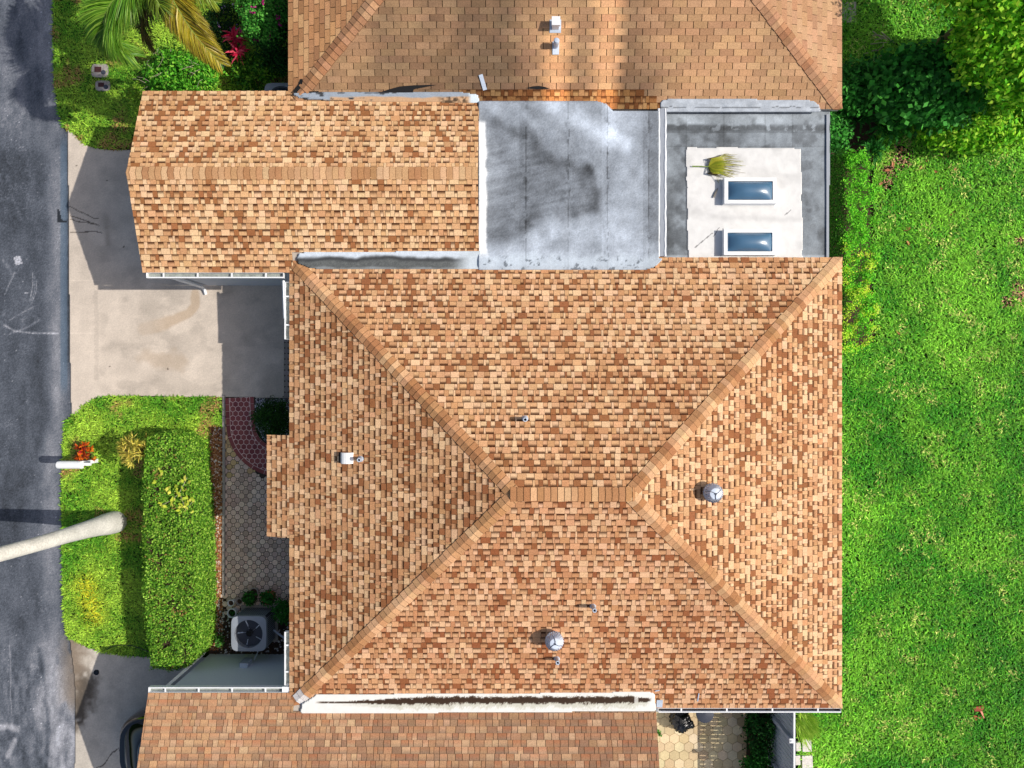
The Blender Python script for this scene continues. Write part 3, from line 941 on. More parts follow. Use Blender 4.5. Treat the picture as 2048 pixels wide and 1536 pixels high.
def memb(px, py):
    n1 = fbm(px * 0.012, py * 0.012, 1, 5); n2 = fbm(px * 0.05, py * 0.05, 2, 4); sp = vnoise(px * 0.9, py * 0.9, 3)
    qx = px + (fbm(px * 0.02, py * 0.02, 31) - 0.5) * 26; qy = py + (fbm(px * 0.02, py * 0.02, 32) - 0.5) * 26
    strip = np.floor((px - 957) / 82.0)
    v = 158 + (n1 - 0.5) * 50 + (n2 - 0.5) * 50 + 9 * np.sin(strip * 2.4 + 1)
    # dark fan spreading from the left edge
    fan = inpoly(qx, qy, [(968, 222), (1010, 248), (1060, 270), (1105, 318), (1178, 338), (1190, 385), (1188, 425), (1140, 428), (1090, 442), (1050, 470), (1010, 492), (966, 485)])
    edge = pdist(qx, qy, [(975, 228), (1010, 250), (1060, 272), (1105, 320), (1180, 340)])
    edge2 = pdist(qx, qy, [(1180, 340), (1190, 385), (1189, 425), (1150, 427)])
    streak = fbm((px * 0.020 + py * 0.006), (py * 0.13 + px * 0.03), 7, 4)
    FP = [(968, 222), (1010, 248), (1060, 270), (1105, 318), (1178, 338), (1190, 385), (1188, 425), (1140, 428), (1090, 442), (1050, 470), (1010, 492), (966, 485)]
    sd = pdist(qx, qy, FP + FP[:1]) * np.where(fan, 1, -1)
    f = ss(-9, 20, sd)
    v = v - f * (30 + 16 * ss(380, 480, py)) + f * (streak - 0.5) * 46
    v -= 44 * np.exp(-(edge / 11) ** 2) * ss(968, 990, px)
    v -= 38 * np.exp(-(edge2 / 9) ** 2)
    v -= 34 * np.exp(-((np.hypot(px - 1135, (py - 432) * 1.3)) / 24) ** 2)
    v -= 30 * np.exp(-(pdist(qx, qy, [(1185, 420), (1215, 370), (1235, 290)]) / 16) ** 2) * n2 * 1.6
    # pale washes
    band = pdist(qx, qy, [(1095, 205), (1130, 225), (1185, 255), (1250, 285)])
    v += 52 * np.exp(-(band / 20) ** 2)
    v += 34 * np.exp(-(pdist(qx, qy, [(1225, 215), (1222, 260)]) / 10) ** 2)
    v += 30 * np.exp(-(pdist(qx, qy, [(1070, 490), (1110, 450), (1160, 455), (1290, 500), (1200, 520), (980, 515)]) / 24) ** 2)
    v -= 24 * np.exp(-(np.hypot(px - 1140, py - 222) / 12) ** 2)
    v -= 26 * np.exp(-(np.hypot((px - 966), (py - 222) * 0.5) / 12) ** 2)
    v = v * np.where(px > 1298, 0.9, 1)
    # lap seams
    for sx, am in ((1052, 26), (1137, 18), (1215, 20), (1297, 22)):
        wob = (vnoise(py * 0.05, sx, 5) - 0.5) * 3
        v -= 2.2 * am * (np.abs(px - sx - wob) < 0.8) * (0.3 + vnoise(py * 0.08, sx, 6))
        v -= 30 * ss(0.60, 0.72, fbm(px * 0.16, py * 0.10, 11)) * np.exp(-((px - sx) / 7) ** 2)
    v += (sp - 0.5) * 30
    # bright coating next to the shingles on the left and along the lower edge
    lw = 966 + (fbm(py * 0.06, py * 0 + 2, 4) - 0.5) * 9 + 3 * ss(420, 500, py)
    wl = (1 - ss(lw + 4, lw + 9, px)) * ss(238, 250, py) * (1 - ss(498, 520, py))
    low = ss(500, 522, py + (n2 - 0.5) * 36) * 0.55
    c = np.stack([v * 0.915, v * 0.965, v * 1.03], -1)
    c = mixa(c, (196, 208, 218), low); c = mixa(c, (238, 241, 244), wl)
    cr = ss(0.66, 0.70, fbm(px * 0.12, py * 0.12, 15)) * ss(508, 520, py) * 0.6
    return rgbf(mixa(c, (70, 76, 84), cr))


ZL = 2.665


def memb_z(px, py):
    y = (768 - py) * (CAM_H - ZL) / F
    e = np.minimum(ss(538.5, 530, py), 1) * 0.03 + np.minimum(ss(199, 206, py), 1) * 0.03
    return ZL - 0.06 + e + (fbm(px * 0.03, py * 0.03, 5) - 0.5) * 0.02


o = grid_sheet('flat_roof', [(957, 204), (960, 201), (1196, 202), (1214, 209), (1226, 221), (1318, 222), (1318, 516), (1326, 518), (1308, 534), (1296, 538), (957, 539)], 0.024, 0, memb, 'membrane', annex, ZL, memb_z, thick=0.09)


def memb2(px, py):
    n1 = fbm(px * 0.014, py * 0.014, 41, 5); n2 = fbm(px * 0.07, py * 0.07, 42, 4); sp = vnoise(px * 0.9, py * 0.9, 43)
    v = 124 + (n1 - 0.5) * 60 + (n2 - 0.5) * 44 + 10 * ss(1560, 1650, px)
    v += 34 * ss(225, 232, py) * (1 - ss(246, 254, py + (n2 - 0.5) * 12)) * (1 - ss(1560, 1600, px) * 0.9)
    v -= 42 * ss(246, 252, py) * (1 - ss(258, 268, py)) * (0.3 + n2 * 1.4)
    v += 50 * ss(0.6, 0.7, fbm(px * 0.11, py * 0.11, 45)) * ss(246, 252, py) * (1 - ss(260, 266, py))
    v -= 30 * ss(1340, 1330, px) * ss(370, 480, py) * 0.8
    v -= 26 * (1 - ss(1330, 1372, px)) * ss(330, 420, py)
    for sx in (1372, 1448, 1530, 1585): v -= 16 * (np.abs(px - sx) < 0.8) * (py < 300)
    v -= 14 * (np.abs(py - 292) < 1) + 14 * (np.abs(py - 265) < 1)
    v += (sp - 0.5) * 16
    c = np.stack([v * 0.955, v * 1.01, v * 1.06], -1)
    c = c * (1 - 0.22 * ss(0.52, 0.68, fbm(px * 0.035, py * 0.035, 46, 4)))[..., None]
    return rgbf(mixa(c, (206, 216, 226), ss(508, 513, py) * 0.5))


ZR = 2.36
grid_sheet('flat_roof', [(1318, 218), (1660, 218), (1658, 520), (1318, 520)], 0.024, 0, memb2, 'membrane', annex, ZR, lambda px, py: ZR + (fbm(px * 0.03, py * 0.03, 6) - 0.5) * 0.012, thick=0.05)


def white_patch(px, py):
    n = fbm(px * 0.02, py * 0.03, 51, 4); n2 = fbm(px * 0.08, py * 0.08, 52)
    v = 222 - 14 * ss(0.45, 0.7, n) - 6 * ss(0.5, 0.75, n2)
    v = v - 14 * np.exp(-((py - 434 + (n - 0.5) * 20) / 6) ** 2) * ss(1400, 1440, px) - 12 * np.exp(-((py - 412) / 4) ** 2) * ss(1450, 1460, px) * (1 - ss(1540, 1560, px))
    for pts in ([(1438, 455), (1432, 465), (1428, 472)], [(1446, 457), (1445, 461)], [(1390, 495), (1425, 466)], [(1570, 430), (1582, 420)]):
        v = v - 90 * (pdist(px, py, pts) < 0.9)
    return rgbf(np.stack([v * 1.0, v * 0.995, v * 0.985], -1))


ed = []
def ragged(a, b, n, j):
    return [(a[0] + (b[0] - a[0]) * t / n + rnd.uniform(-j, j), a[1] + (b[1] - a[1]) * t / n + rnd.uniform(-j, j)) for t in range(n)]
ed = ragged((1372, 294), (1602, 296), 16, 1.2) + ragged((1602, 296), (1605, 520), 14, 1.0) + ragged((1605, 520), (1376, 520), 6, 0.2) + ragged((1376, 520), (1372, 294), 14, 1.2)
o = grid_sheet('roof_coating', ed, 0.022, ZR + 0.022, white_patch, 'coating', annex, ZR + 0.02, lambda px, py: ZR + 0.016 + (fbm(px * 0.03, py * 0.03, 6) - 0.5) * 0.012, thick=0.01)
tag(o, 'white coated rectangle around the skylights')
for px in (1318, 1331):                                      # raised expansion joint between the two roof levels
    x, _ = at(px, 0, ZL)
    pts = []
    for k in range(28):
        y = 6.44 - k * (6.44 - 2.98) / 27; pts.append((x + rnd.uniform(-0.008, 0.008), y, ZL - 0.035))
    m = MB(); m.tube(pts, [0.024 + rnd.uniform(-0.006, 0.006) for _ in pts], 8, cap=True); m.build('roof_joint', 'white', annex)
m = MB(); m.box(3.46, 3.62, 2.99, 6.44, ZR - 0.1, ZL - 0.03); m.build('joint_bed', 'ac_grey', annex)
m = MB(); x, _ = at(1653, 0, ZR); m.box(x - 0.015, x + 0.045, 2.95, 6.40, ZR - 0.15, ZR + 0.035); m.build('roof_edge_trim', 'ac_grey', annex)
m = MB(); m.box(-0.75, 7.3, 3.0, 3.15, -0.02, ZR - 0.05); m.box(7.15, 7.3, 3.15, 6.45, -0.02, ZR - 0.05); m.box(-0.75, 7.15, 6.30, 6.45, -0.02, ZR - 0.05); m.build('wall', 'wall', annex)


def strip_n(px, py):
    n = fbm(px * 0.05, py * 0.2, 61, 4); v = 178 + (n - 0.5) * 50
    v = v - 70 * (np.abs(py - 214 - (fbm(px * 0.07, py * 0, 62) - 0.5) * 5) < 0.8) * (vnoise(px * 0.06, 1, 7) > 0.35)
    return rgbf(np.stack([v * 0.96, v, v * 1.05], -1))


def strip_z(px, py):
    y = (768 - py) * (CAM_H - 2.56) / F
    return np.maximum(2.525, 2.5 + (y - NS_) * SLOPE + 0.032) + (fbm(px * 0.06, py * 0.06, 8) - 0.5) * 0.02


o = grid_sheet('eave_strip', [(1321, 205), (1328, 200), (1460, 199), (1625, 202), (1638, 210), (1643, 220), (1640, 222), (1330, 222), (1321, 216)], 0.022, 0, strip_n, 'membrane', neighbour, 2.56, strip_z, thick=0.04)
tag(o, 'grey coated strip along the eave above the skylights')


def skylight(px0, py0, px1, py1):
    zt = ZR + 0.19
    x0, y1 = at(px0, py0, zt); x1, y0 = at(px1, py1, zt)
    m = MB(); t = 0.085
    m.box(x0, x1, y0, y0 + t, ZR, zt); m.box(x0, x1, y1 - t, y1, ZR, zt); m.box(x0, x0 + t, y0 + t, y1 - t, ZR, zt - 0.002); m.box(x1 - t, x1, y0 + t, y1 - t, ZR, zt - 0.002)
    fr = m.build('skylight', 'white', annex)
    n = 40
    X, Y = np.meshgrid(np.linspace(x0 + t, x1 - t, n), np.linspace(y0 + t, y1 - t, n), indexing='ij')
    a = (X - x0 - t) / (x1 - x0 - 2 * t) * 2 - 1; b = (Y - y0 - t) / (y1 - y0 - 2 * t) * 2 - 1
    Z = zt - 0.03 + 0.16 * ((1 - np.abs(a) ** 2.6) * (1 - np.abs(b) ** 2.2)) ** 0.75
    V = np.stack([X, Y, Z], -1).reshape(-1, 3); i = np.arange(n * n).reshape(n, n)
    q = np.stack([i[:-1, :-1], i[1:, :-1], i[1:, 1:], i[:-1, 1:]], -1).reshape(-1, 4)
    link_mesh('skylight_dome', V, q, 'dome', fr, smooth=True)


skylight(1449, 355, 1553, 407)
skylight(1448, 458, 1552, 510)

# ================================================================== GROUND, ROAD, DRIVES
def struct(o, kind='structure'):
    o['kind'] = kind; return o


m = MB(); m.poly([(-300, -300, -0.012), (300, -300, -0.012), (300, 300, -0.012), (-300, 300, -0.012)])
struct(m.build('ground', 'ground'))


def road_col(px, py):
    n = fbm(px * 0.012, py * 0.006, 71, 4); n2 = fbm(px * 0.06, py * 0.03, 72, 4); sp = vnoise(px * 0.9, py * 0.9, 73)
    edge = 128 + 14 * ss(200, 330, py) - 12 * ss(820, 900, py) + 22 * ss(1260, 1440, py)
    d = edge - px
    v = 82 + (n - 0.5) * 44 + (n2 - 0.5) * 40
    v += 50 * np.exp(-((d - 28 - (n - 0.5) * 14) / 22) ** 2) * (0.45 + 0.55 * ss(240, 420, py)) * (1.0 - 0.4 * ss(900, 1000, py))
    v += 34 * (1 - ss(160, 330, py)) * (0.6 + 0.8 * (n2 - 0.3))
    v += 40 * ss(1170, 1500, py) * ss(0.20, 0.85, n2 + 0.2 * np.exp(-((px - 110) / 40) ** 2)) * ss(30, 90, px + (n - 0.5) * 50)
    v += 22 * ss(1200, 1400, py) * ss(0.36, 0.66, fbm(px * 0.13, py * 0.05, 70, 4))
    v -= 26 * np.exp(-((d - 5) / 6) ** 2) * ss(270, 300, py) * (1 - ss(700, 780, py)) * (0.5 + vnoise(py * 0.08, 0 * px + 3, 5))
    # crazing: light, thin net
    cx = px + (fbm(px * 0.05, py * 0.05, 74) - 0.5) * 22; cy = py + (fbm(px * 0.05, py * 0.05, 75) - 0.5) * 22
    net = np.minimum(np.abs(fbm(cx * 0.055, cy * 0.055, 76, 2) - 0.5), np.abs(fbm(cx * 0.06, cy * 0.06, 77, 2) - 0.5))
    v += 20 * (1 - ss(0.006, 0.02, net)) * ss(0.45, 0.62, fbm(px * 0.02, py * 0.008, 78))
    # scuffs, tyre marks and a worn paint square
    for pts, wd, am in (([(20, 668), (60, 652), (78, 640)], 2.2, 34), ([(8, 650), (28, 662), (62, 666), (116, 667)], 1.8, 70), ([(20, 640), (40, 628), (70, 612)], 1.2, 40),
                        ([(66, 545), (66, 570), (60, 602)], 1.1, 60), ([(74, 560), (72, 585), (64, 606)], 1.0, 50), ([(70, 552), (70, 580), (62, 604)], 1.0, 40),
                        ([(10, 588), (20, 565), (30, 545)], 1.6, 44), ([(5, 520), (18, 535), (24, 545)], 3.0, 22), ([(0, 402), (24, 392), (42, 440)], 4, 18),
                        ([(19, 1290), (22, 1340), (21, 1390), (24, 1430)], 1.2, 46), ([(50, 586), (56, 586)], 1.0, 110)):
        v += am * np.exp(-(pdist(px, py, pts) / wd) ** 2) * (0.5 + 0.7 * sp)
    sq = inpoly(px, py, [(27, 514), (40, 511), (45, 527), (32, 531)])
    v = np.where(sq, 175 + (sp - 0.5) * 60 + 16 * np.sin(px * 2.2), v)
    for pts, wd in (([(-4, 1456), (16, 1452), (32, 1458)], 8), ([(30, 1480), (22, 1500), (16, 1512)], 6)):
        v += 62 * ss(1.25, 0.3, pdist(px, py, pts) / wd + (sp - 0.5) * 0.9)
    # the curved tar seam low in the picture
    v -= 30 * np.exp(-(pdist(px, py, [(78, 1300), (88, 1360), (95, 1420), (94, 1540)]) / 4.5) ** 2)
    v += 70 * (vnoise(px * 0.9, py * 0.9, 79) > 0.965) * (0.4 + 0.6 * ss(0.4, 0.6, n))
    v = np.clip(v, 46, 205) + (sp - 0.5) * 34
    t = ss(70, 150, v)
    c = np.stack([v * (0.92 + 0.07 * t), v * (0.99 + 0.01 * t), v * (1.11 - 0.06 * t)], -1)
    dirt = ss(1240, 1300, py) * (1 - ss(1390, 1440, py)) * ss(104, 150, px) * ss(0.35, 0.6, n2)
    c = mixa(c, (132, 118, 104), dirt * 0.8)
    # freshly sealed edge strip and its dark patch
    c = mixa(c, (84, 104, 124), ss(9, 5, np.abs(px - 128)) * ss(262, 300, py) * (1 - ss(760, 800, py)) * 0.6)
    c = mixa(c, (34, 38, 44), (inpoly(px, py, [(114, 420), (118, 417), (124, 440), (134, 442), (134, 446), (115, 445)])) * 0.9)
    return rgbf(c)


# near part fine, the rest of the road plain and long
rp = [(-60, -60), (108, -60), (108, 70), (110, 150), (117, 215), (128, 258), (137, 268), (139, 400), (140, 640), (143, 760), (144, 830), (131, 840), (127, 900), (124, 1000), (127, 1100), (129, 1220), (134, 1272), (160, 1284), (160, 1600), (-60, 1600)]
struct(grid_sheet('road', rp, 0.026, 0.004, road_col, 'asphalt'))
M['far_asphalt'] = pmat('far_asphalt', L(84, 92, 110), rough=0.9, nscale=30, namt=0.25, nscale2=1, namt2=0.15)
m = MB(); m.poly([(-19.5, -200, -0.004), (-12.45, -200, -0.004), (-12.45, 200, -0.004), (-19.5, 200, -0.004)]); struct(m.build('road', 'far_asphalt'))


def drive_col(px, py):
    n = fbm(px * 0.010, py * 0.014, 81, 4); n2 = fbm(px * 0.05, py * 0.05, 82, 4); sp = vnoise(px * 0.9, py * 0.9, 83)
    v = 196 + (n - 0.5) * 30 + (n2 - 0.5) * 26
    v = v - 14 * np.exp(-(np.abs(py - 690 - (n - 0.5) * 40) / 9) ** 2) * ss(190, 220, px) * (1 - ss(280, 330, px))
    v -= 12 * ss(0.52, 0.66, fbm(px * 0.02, py * 0.03, 84)) * ss(190, 210, px)
    v -= 10 * (np.abs(px - 194 - (n2 - 0.5) * 8) < 4) * (py > 580) * (py < 760)
    v += 10 * (np.abs(py - 561) < 0.8) * (px < 200) + 10 * (np.abs(py - 666) < 0.8) * (px < 195)
    v += (sp - 0.5) * 14
    c = np.stack([v * 1.02, v * 0.955, v * 0.885], -1)
    wet = [(392, 585), (392, 612), (378, 628), (350, 640), (320, 650), (290, 658)]
    wd = 9 + 6 * ss(400, 300, px)
    c = mixa(c, (176, 150, 122), ss(1.2, 0.6, pdist(px, py, wet) / wd + (n2 - 0.5) * 0.5) * 0.5 * (1 - 0.6 * ss(350, 290, px)))
    c = mixa(c, (178, 158, 136), ss(26, 8, pdist(px, py, [(300, 715), (360, 728)]) + (n2 - 0.5) * 30) * 0.45)
    for pts in ([(141, 413), (160, 424), (188, 436), (202, 438)], [(142, 432), (165, 440), (200, 452)], [(141, 438), (168, 446), (194, 450)], [(142, 466), (175, 464), (206, 466)]):
        q = pdist(px + (n2 - 0.5) * 8, py + (n2 - 0.5) * 8, pts)
        c = mixa(c, (88, 80, 72), (q < 1.0) * 0.75)
    c = mixa(c, (140, 128, 116), np.exp(-(pdist(px, py, [(214, 440), (218, 488)]) / 6) ** 2) * 0.5 * n2 * 1.4)
    for (sx, sy) in ((221, 733), (337, 738), (155, 332), (249, 494), (216, 362)):
        c = mixa(c, (70, 60, 52), (np.hypot(px - sx, py - sy) < 1.6) * 0.8)
    return rgbf(c)


dp = [(137, 262), (147, 266), (158, 280), (172, 291), (190, 297), (215, 300), (280, 300), (600, 300), (600, 796), (447, 794), (330, 793), (212, 792), (190, 797), (170, 810), (158, 824), (144, 829), (141, 700), (139, 520), (138, 380)]
struct(grid_sheet('driveway', dp, 0.025, 0.034, drive_col, 'surf', thick=0.05))


def drive2_col(px, py):
    n = fbm(px * 0.012, py * 0.012, 91, 4); n2 = fbm(px * 0.06, py * 0.06, 92, 4); sp = vnoise(px * 0.9, py * 0.9, 93)
    v = 186 + (n - 0.5) * 34 + (n2 - 0.5) * 30 + (sp - 0.5) * 14
    c = np.stack([v * 1.02, v * 0.975, v * 0.915], -1)
    st = ss(34, 6, pdist(px, py, [(172, 1365), (166, 1400), (158, 1432), (152, 1440)]) + (n2 - 0.5) * 40) * ss(0.3, 0.6, n2 + 0.15)
    c = mixa(c, (78, 70, 62), st * 0.85)
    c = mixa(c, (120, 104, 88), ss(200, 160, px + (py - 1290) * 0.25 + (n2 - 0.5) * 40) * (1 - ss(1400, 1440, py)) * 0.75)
    for pts in ([(243, 1494), (226, 1503), (212, 1524), (196, 1537)],):
        c = mixa(c, (84, 76, 70), (pdist(px + (n2 - 0.5) * 6, py + (n2 - 0.5) * 6, pts) < 1.0) * 0.8)
    return rgbf(c)


dp2 = [(140, 1276), (152, 1281), (172, 1292), (205, 1303), (240, 1309), (300, 1313), (520, 1316), (520, 1640), (149, 1640), (151, 1440), (150, 1360)]
struct(grid_sheet('driveway', dp2, 0.025, 0.022, drive2_col, 'surf', thick=0.03))
x, y = at(194, 1344)
m = MB(); m.lathe((x, y, 0.022), [(0.075, 0), (0.075, 0.012), (0.05, 0.014), (0.001, 0.010)], 18)
tag(m.build('drain_cap', 'black', loc=(x, y, 0), smooth=True), 'small round black cap set in the shaded concrete drive', 'drain cap')

# ------------------------------------------------------------------ paver patio, walk, beds
patio = [(452, 793), (600, 793), (600, 1225), (450, 1225), (449, 1030)]
m = MB(); m.prism([at(*p) for p in [(447, 795), (447, 1228), (600, 1228), (600, 795)]], -0.02, 0.018); struct(m.build('patio', 'joint'))
m = MB(); pitch = 0.2253
x0, y1 = at(451, 900); x1, y0 = at(590, 1224)
walk_mid = [(480, 795), (481, 850), (488, 880), (502, 905), (522, 925), (560, 942)]
TONE = [L(212, 182, 166), L(222, 194, 176), L(196, 168, 154), L(230, 204, 186), L(214, 190, 176)]
WARM = [L(206, 176, 130), L(190, 160, 120), L(214, 188, 146)]
row = 0; y = y0
while y < y1 + 1.2:
    x = x0 + (pitch / 2 if row % 2 else 0)
    while x < x1:
        px, py = 1024 + x * F / CAM_H, 768 - y * F / CAM_H
        ok = py > 800 and pdist(np.array(px), np.array(py), walk_mid) > 23 and not (py < 920 and px > 500)
        if ok:
            warm = rnd.random() < ss(960, 900, py) * 0.9
            c = jit(rnd.choice(WARM if warm else TONE), 0.12)
            m.prism(hexagon(x, y, 0.0785 + rnd.uniform(-0.002, 0.002), math.pi / 8, 8), 0.01, 0.030 + rnd.uniform(0, 0.004), c)
            c2 = jit(rnd.choice(WARM if warm else TONE), 0.12)
            m.prism(hexagon(x + pitch / 2, y, 0.0335, math.pi / 4, 4), 0.01, 0.030, tuple(k * 1.12 for k in c2))
        x += pitch
    y += pitch / 2; row += 1
struct(m.build('patio_pavers', 'paver'))


def offset_line(pts, d):
    out = []
    for i, p in enumerate(pts):
        a = np.array(pts[max(i - 1, 0)], float); b = np.array(pts[min(i + 1, len(pts) - 1)], float)
        t = (b - a) / np.linalg.norm(b - a); out.append((p[0] - t[1] * d, p[1] + t[0] * d))
    return out


# red stamped walk: a curved band, its border bricks and hexagons raised 3 mm over a pale joint
wm = []
for k in range(13): wm.append((480 + 0.2 * k, 795 + k * 4.5))
for k in range(1, 20):
    a = math.pi - (math.pi / 2) * k / 19; wm.append((564 + 81.5 * math.cos(a), 849 + 76 * math.sin(a)))
HWW = 28.5
lo, hi = offset_line(wm, -HWW), offset_line(wm, HWW)
m = MB()
for i in range(len(wm) - 1):
    q = [at(*lo[i]), at(*lo[i + 1]), at(*hi[i + 1]), at(*hi[i])]
    m.poly([(x, y, 0.037) for x, y in q])
    for e in (lo, hi):
        a, b = at(*e[i]), at(*e[i + 1]); m.poly([(a[0], a[1], 0.0), (b[0], b[1], 0.0), (b[0], b[1], 0.037), (a[0], a[1], 0.037)])
struct(m.build('red_walk', 'joint_pale'))
m = MB(); MAR = [L(146, 82, 82), L(152, 88, 86), L(136, 76, 78)]
for (da, db) in ((-HWW, -HWW + 7.5), (HWW - 7.5, HWW)):
    A, B = offset_line(wm, da), offset_line(wm, db)
    for i in range(0, len(wm) - 1, 3):
        j = min(i + 3, len(wm) - 1); c = jit(rnd.choice(MAR), 0.06)
        for k in range(i, j):
            f = 0.0 if k < j - 1 else 0.10
            pa, pb = np.array(A[k + 1]) * (1 - f) + np.array(A[k]) * f, np.array(B[k + 1]) * (1 - f) + np.array(B[k]) * f
            q = [at(*A[k]), at(*pa), at(*pb), at(*B[k])]
            m.poly([(x, y, 0.040) for x, y in q], c)
band = offset_line(wm, -HWW + 8.3) + offset_line(wm, HWW - 8.3)[::-1]
bw = [at(*p) for p in band]
hw = 0.148; rowh = hw * 0.866
y = at(0, 950)[1]; r = 0
while y < at(0, 796)[1]:
    x = at(445, 0)[0] + (hw / 2 if r % 2 else 0)
    while x < at(575, 0)[0]:
        hx = hexagon(x, y, hw / math.sqrt(3) - 0.008)
        ins = inpoly(np.array([p[0] for p in hx]), np.array([p[1] for p in hx]), bw)
        if ins.all():
            m.poly([(a, b, 0.040) for a, b in hx], jit(rnd.choice(MAR), 0.08))
        elif ins.sum() >= 2:                                  # trim to the band by pulling outside corners in
            P = []
            for (a, b), q in zip(hx, ins):
                if q: P.append((a, b))
                else:
                    lo_, hi_ = 0.0, 1.0
                    for _ in range(9):
                        md = (lo_ + hi_) / 2
                        cxi = np.mean([p[0] for p, s in zip(hx, ins) if s]); cyi = np.mean([p[1] for p, s in zip(hx, ins) if s])
                        tx, ty = cxi + (a - cxi) * md, cyi + (b - cyi) * md
                        if inpoly(np.array(tx), np.array(ty), bw): lo_ = md
                        else: hi_ = md
                    P.append((cxi + (a - cxi) * lo_, cyi + (b - cyi) * lo_))
            m.poly([(a, b, 0.040) for a, b in P], jit(rnd.choice(MAR), 0.08))
        x += hw
    y += rowh; r += 1
struct(m.build('red_walk_pavers', 'paver'))

# hexagonal edging strip by the drive and the pale kerb
m = MB()
yy = at(0, 790)[1]
while yy < at(0, 640)[1]:
    for x in (at(574, 0)[0], at(580.5, 0)[0] + 0.06): m.prism(hexagon(x, yy + (0.075 if x > at(577, 0)[0] else 0), 0.083), 0.03, 0.042, jit(L(150, 140, 134), 0.08))
    yy += 0.15
struct(m.build('patio_pavers', 'paver'))
m = MB(); m.box(at(569, 0)[0], at(600, 0)[0], at(0, 794)[1], at(0, 636)[1], 0.0, 0.038); struct(m.build('patio', 'joint'))
m = MB()
x = at(449.5, 0)[0]; yy = at(0, 1190)[1]
while yy < at(0, 800)[1]:
    ln = rnd.uniform(0.5, 0.7); m.box(x - 0.03, x + 0.03, yy, yy + ln - 0.012, -0.02, 0.075 + rnd.uniform(-0.004, 0.004)); yy += ln
struct(m.build('kerb', 'concrete'))


def scatter(name, poly_px, n, size, cols, label, cat, z=0.02, flat=0.6, w=None):
    pts = [at(*p) for p in poly_px]
    xs = [p[0] for p in pts]; ys = [p[1] for p in pts]
    x = rng.uniform(min(xs), max(xs), n); y = rng.uniform(min(ys), max(ys), n)
    k = inpoly(x, y, pts); x, y = x[k], y[k]; n = len(x)
    s = size * rng.uniform(0.5, 1.4, n); a = rng.uniform(0, 6.28, n); e = rng.uniform(0.55, 1.0, n)
    u = np.stack([np.cos(a), np.sin(a), rng.normal(0, 0.2, n)], 1) * s[:, None]
    v = np.stack([-np.sin(a), np.cos(a), rng.normal(0, 0.2, n)], 1) * (s * e)[:, None]
    t = np.stack([np.zeros(n), np.zeros(n), s * flat], 1)
    c = np.stack([x, y, np.full(n, z)], 1)
    V = np.stack([c + u, c + v, c - u, c - v, c + t + u * 0.2, c - t], 1).reshape(-1, 3)
    i = np.arange(n)[:, None] * 6
    tri = np.array([[0, 1, 4], [1, 2, 4], [2, 3, 4], [3, 0, 4]])
    Fc = (i[:, None, :] + tri[None]).reshape(-1, 3)
    o = link_mesh(name, V, Fc, 'pebble', vcol=np.repeat(pick(cols, n, w, 0.2), 6, axis=0))
    return tag(o, label, cat, kind='stuff')


m = MB(); m.prism([at(*p) for p in [(508, 796), (585, 796), (585, 905), (530, 905), (512, 880)]], -0.02, 0.022); struct(m.build('soil_bed', 'soil'))
scatter('gravel', [(511, 797), (585, 797), (585, 902), (545, 896), (524, 876), (513, 850)], 5200, 0.022, [(205, 205, 210), (150, 150, 156), (90, 88, 92), (60, 56, 56)], 'white and grey gravel around the round dark shrub', 'gravel', z=0.03)
m = MB(); m.prism([at(*p) for p in [(416, 850), (446, 850), (446, 1312), (418, 1312)]], -0.02, 0.014); struct(m.build('soil_bed', 'soil'))
m = MB(); m.prism([at(*p) for p in [(446, 1192), (600, 1192), (600, 1310), (446, 1310)]], -0.02, 0.026); struct(m.build('soil_bed', 'soil'))
scatter('mulch', [(418, 852), (446, 852), (446, 1300), (420, 1300)], 5200, 0.032, [(150, 96, 58), (120, 74, 44), (178, 128, 84), (214, 204, 190), (92, 58, 38)], 'reddish bark mulch with pale pebbles beside the hedge', 'mulch', w=[.3, .25, .22, .13, .1])
scatter('gravel', [(432, 1222), (590, 1195), (590, 1308), (432, 1308)], 1300, 0.03, [(190, 186, 186), (60, 50, 44), (44, 38, 34), (96, 74, 58)], 'dark mulch with scattered pale stones around the air conditioner', 'gravel', z=0.035, w=[.3, .3, .25, .15])

# ------------------------------------------------------------------ lawns
def lawn_right(x, y):
    n = len(x)
    g = fbm(x * 0.45, y * 0.45, 101, 3); g2 = fbm(x * 1.6, y * 1.6, 102, 3)
    t = np.clip((g - 0.5) * 1.3 + (g2 - 0.5) * 1.5 + rng.normal(0, 0.30, n) + 0.42, 0, 1)[:, None]
    c = LA((52, 126, 22)) * (1 - t) + LA((112, 170, 44)) * t
    yl = ss(0.58, 0.72, fbm(x * 3.0, y * 3.0, 107, 3)) * (rng.random(n) < 0.3)
    c = c * (1 - yl[:, None]) + LA((176, 186, 96)) * yl[:, None]
    px, py = 1024 + x * F / CAM_H, 768 - y * F / CAM_H
    dry = np.zeros(n)
    for (sx, sy, r) in ((2040, 585, 18), (2036, 478, 13), (1800, 312, 26), (1775, 340, 18), (1770, 368, 12), (2012, 605, 10)):
        dry = np.maximum(dry, ss(1.3, 0.5, np.hypot(px - sx, py - sy) / r + (g2 - 0.5) * 1.6))
    dm = rng.random(n) < dry * 0.85
    c = np.where(dm[:, None], LA((168, 132, 98)) * rng.uniform(0.7, 1.2, (n, 1)), c)
    c *= 0.84 * rng.uniform(0.75, 1.2, (n, 1)) * (0.85 + 0.5 * g[:, None])
    return c, 1.0 + 0.25 * (g2 - 0.5) - 0.5 * dm, rng.random(n) > dry * 0.35


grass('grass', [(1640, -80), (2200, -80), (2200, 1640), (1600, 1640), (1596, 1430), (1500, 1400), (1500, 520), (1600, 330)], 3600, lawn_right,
      'green lawn with yellow flecks along the right side', holes=[[(1640, 150), (1760, 210), (1745, 330), (1749, 690), (1690, 698), (1640, 600)]], blade=(0.085, 0.019), top=0.30)


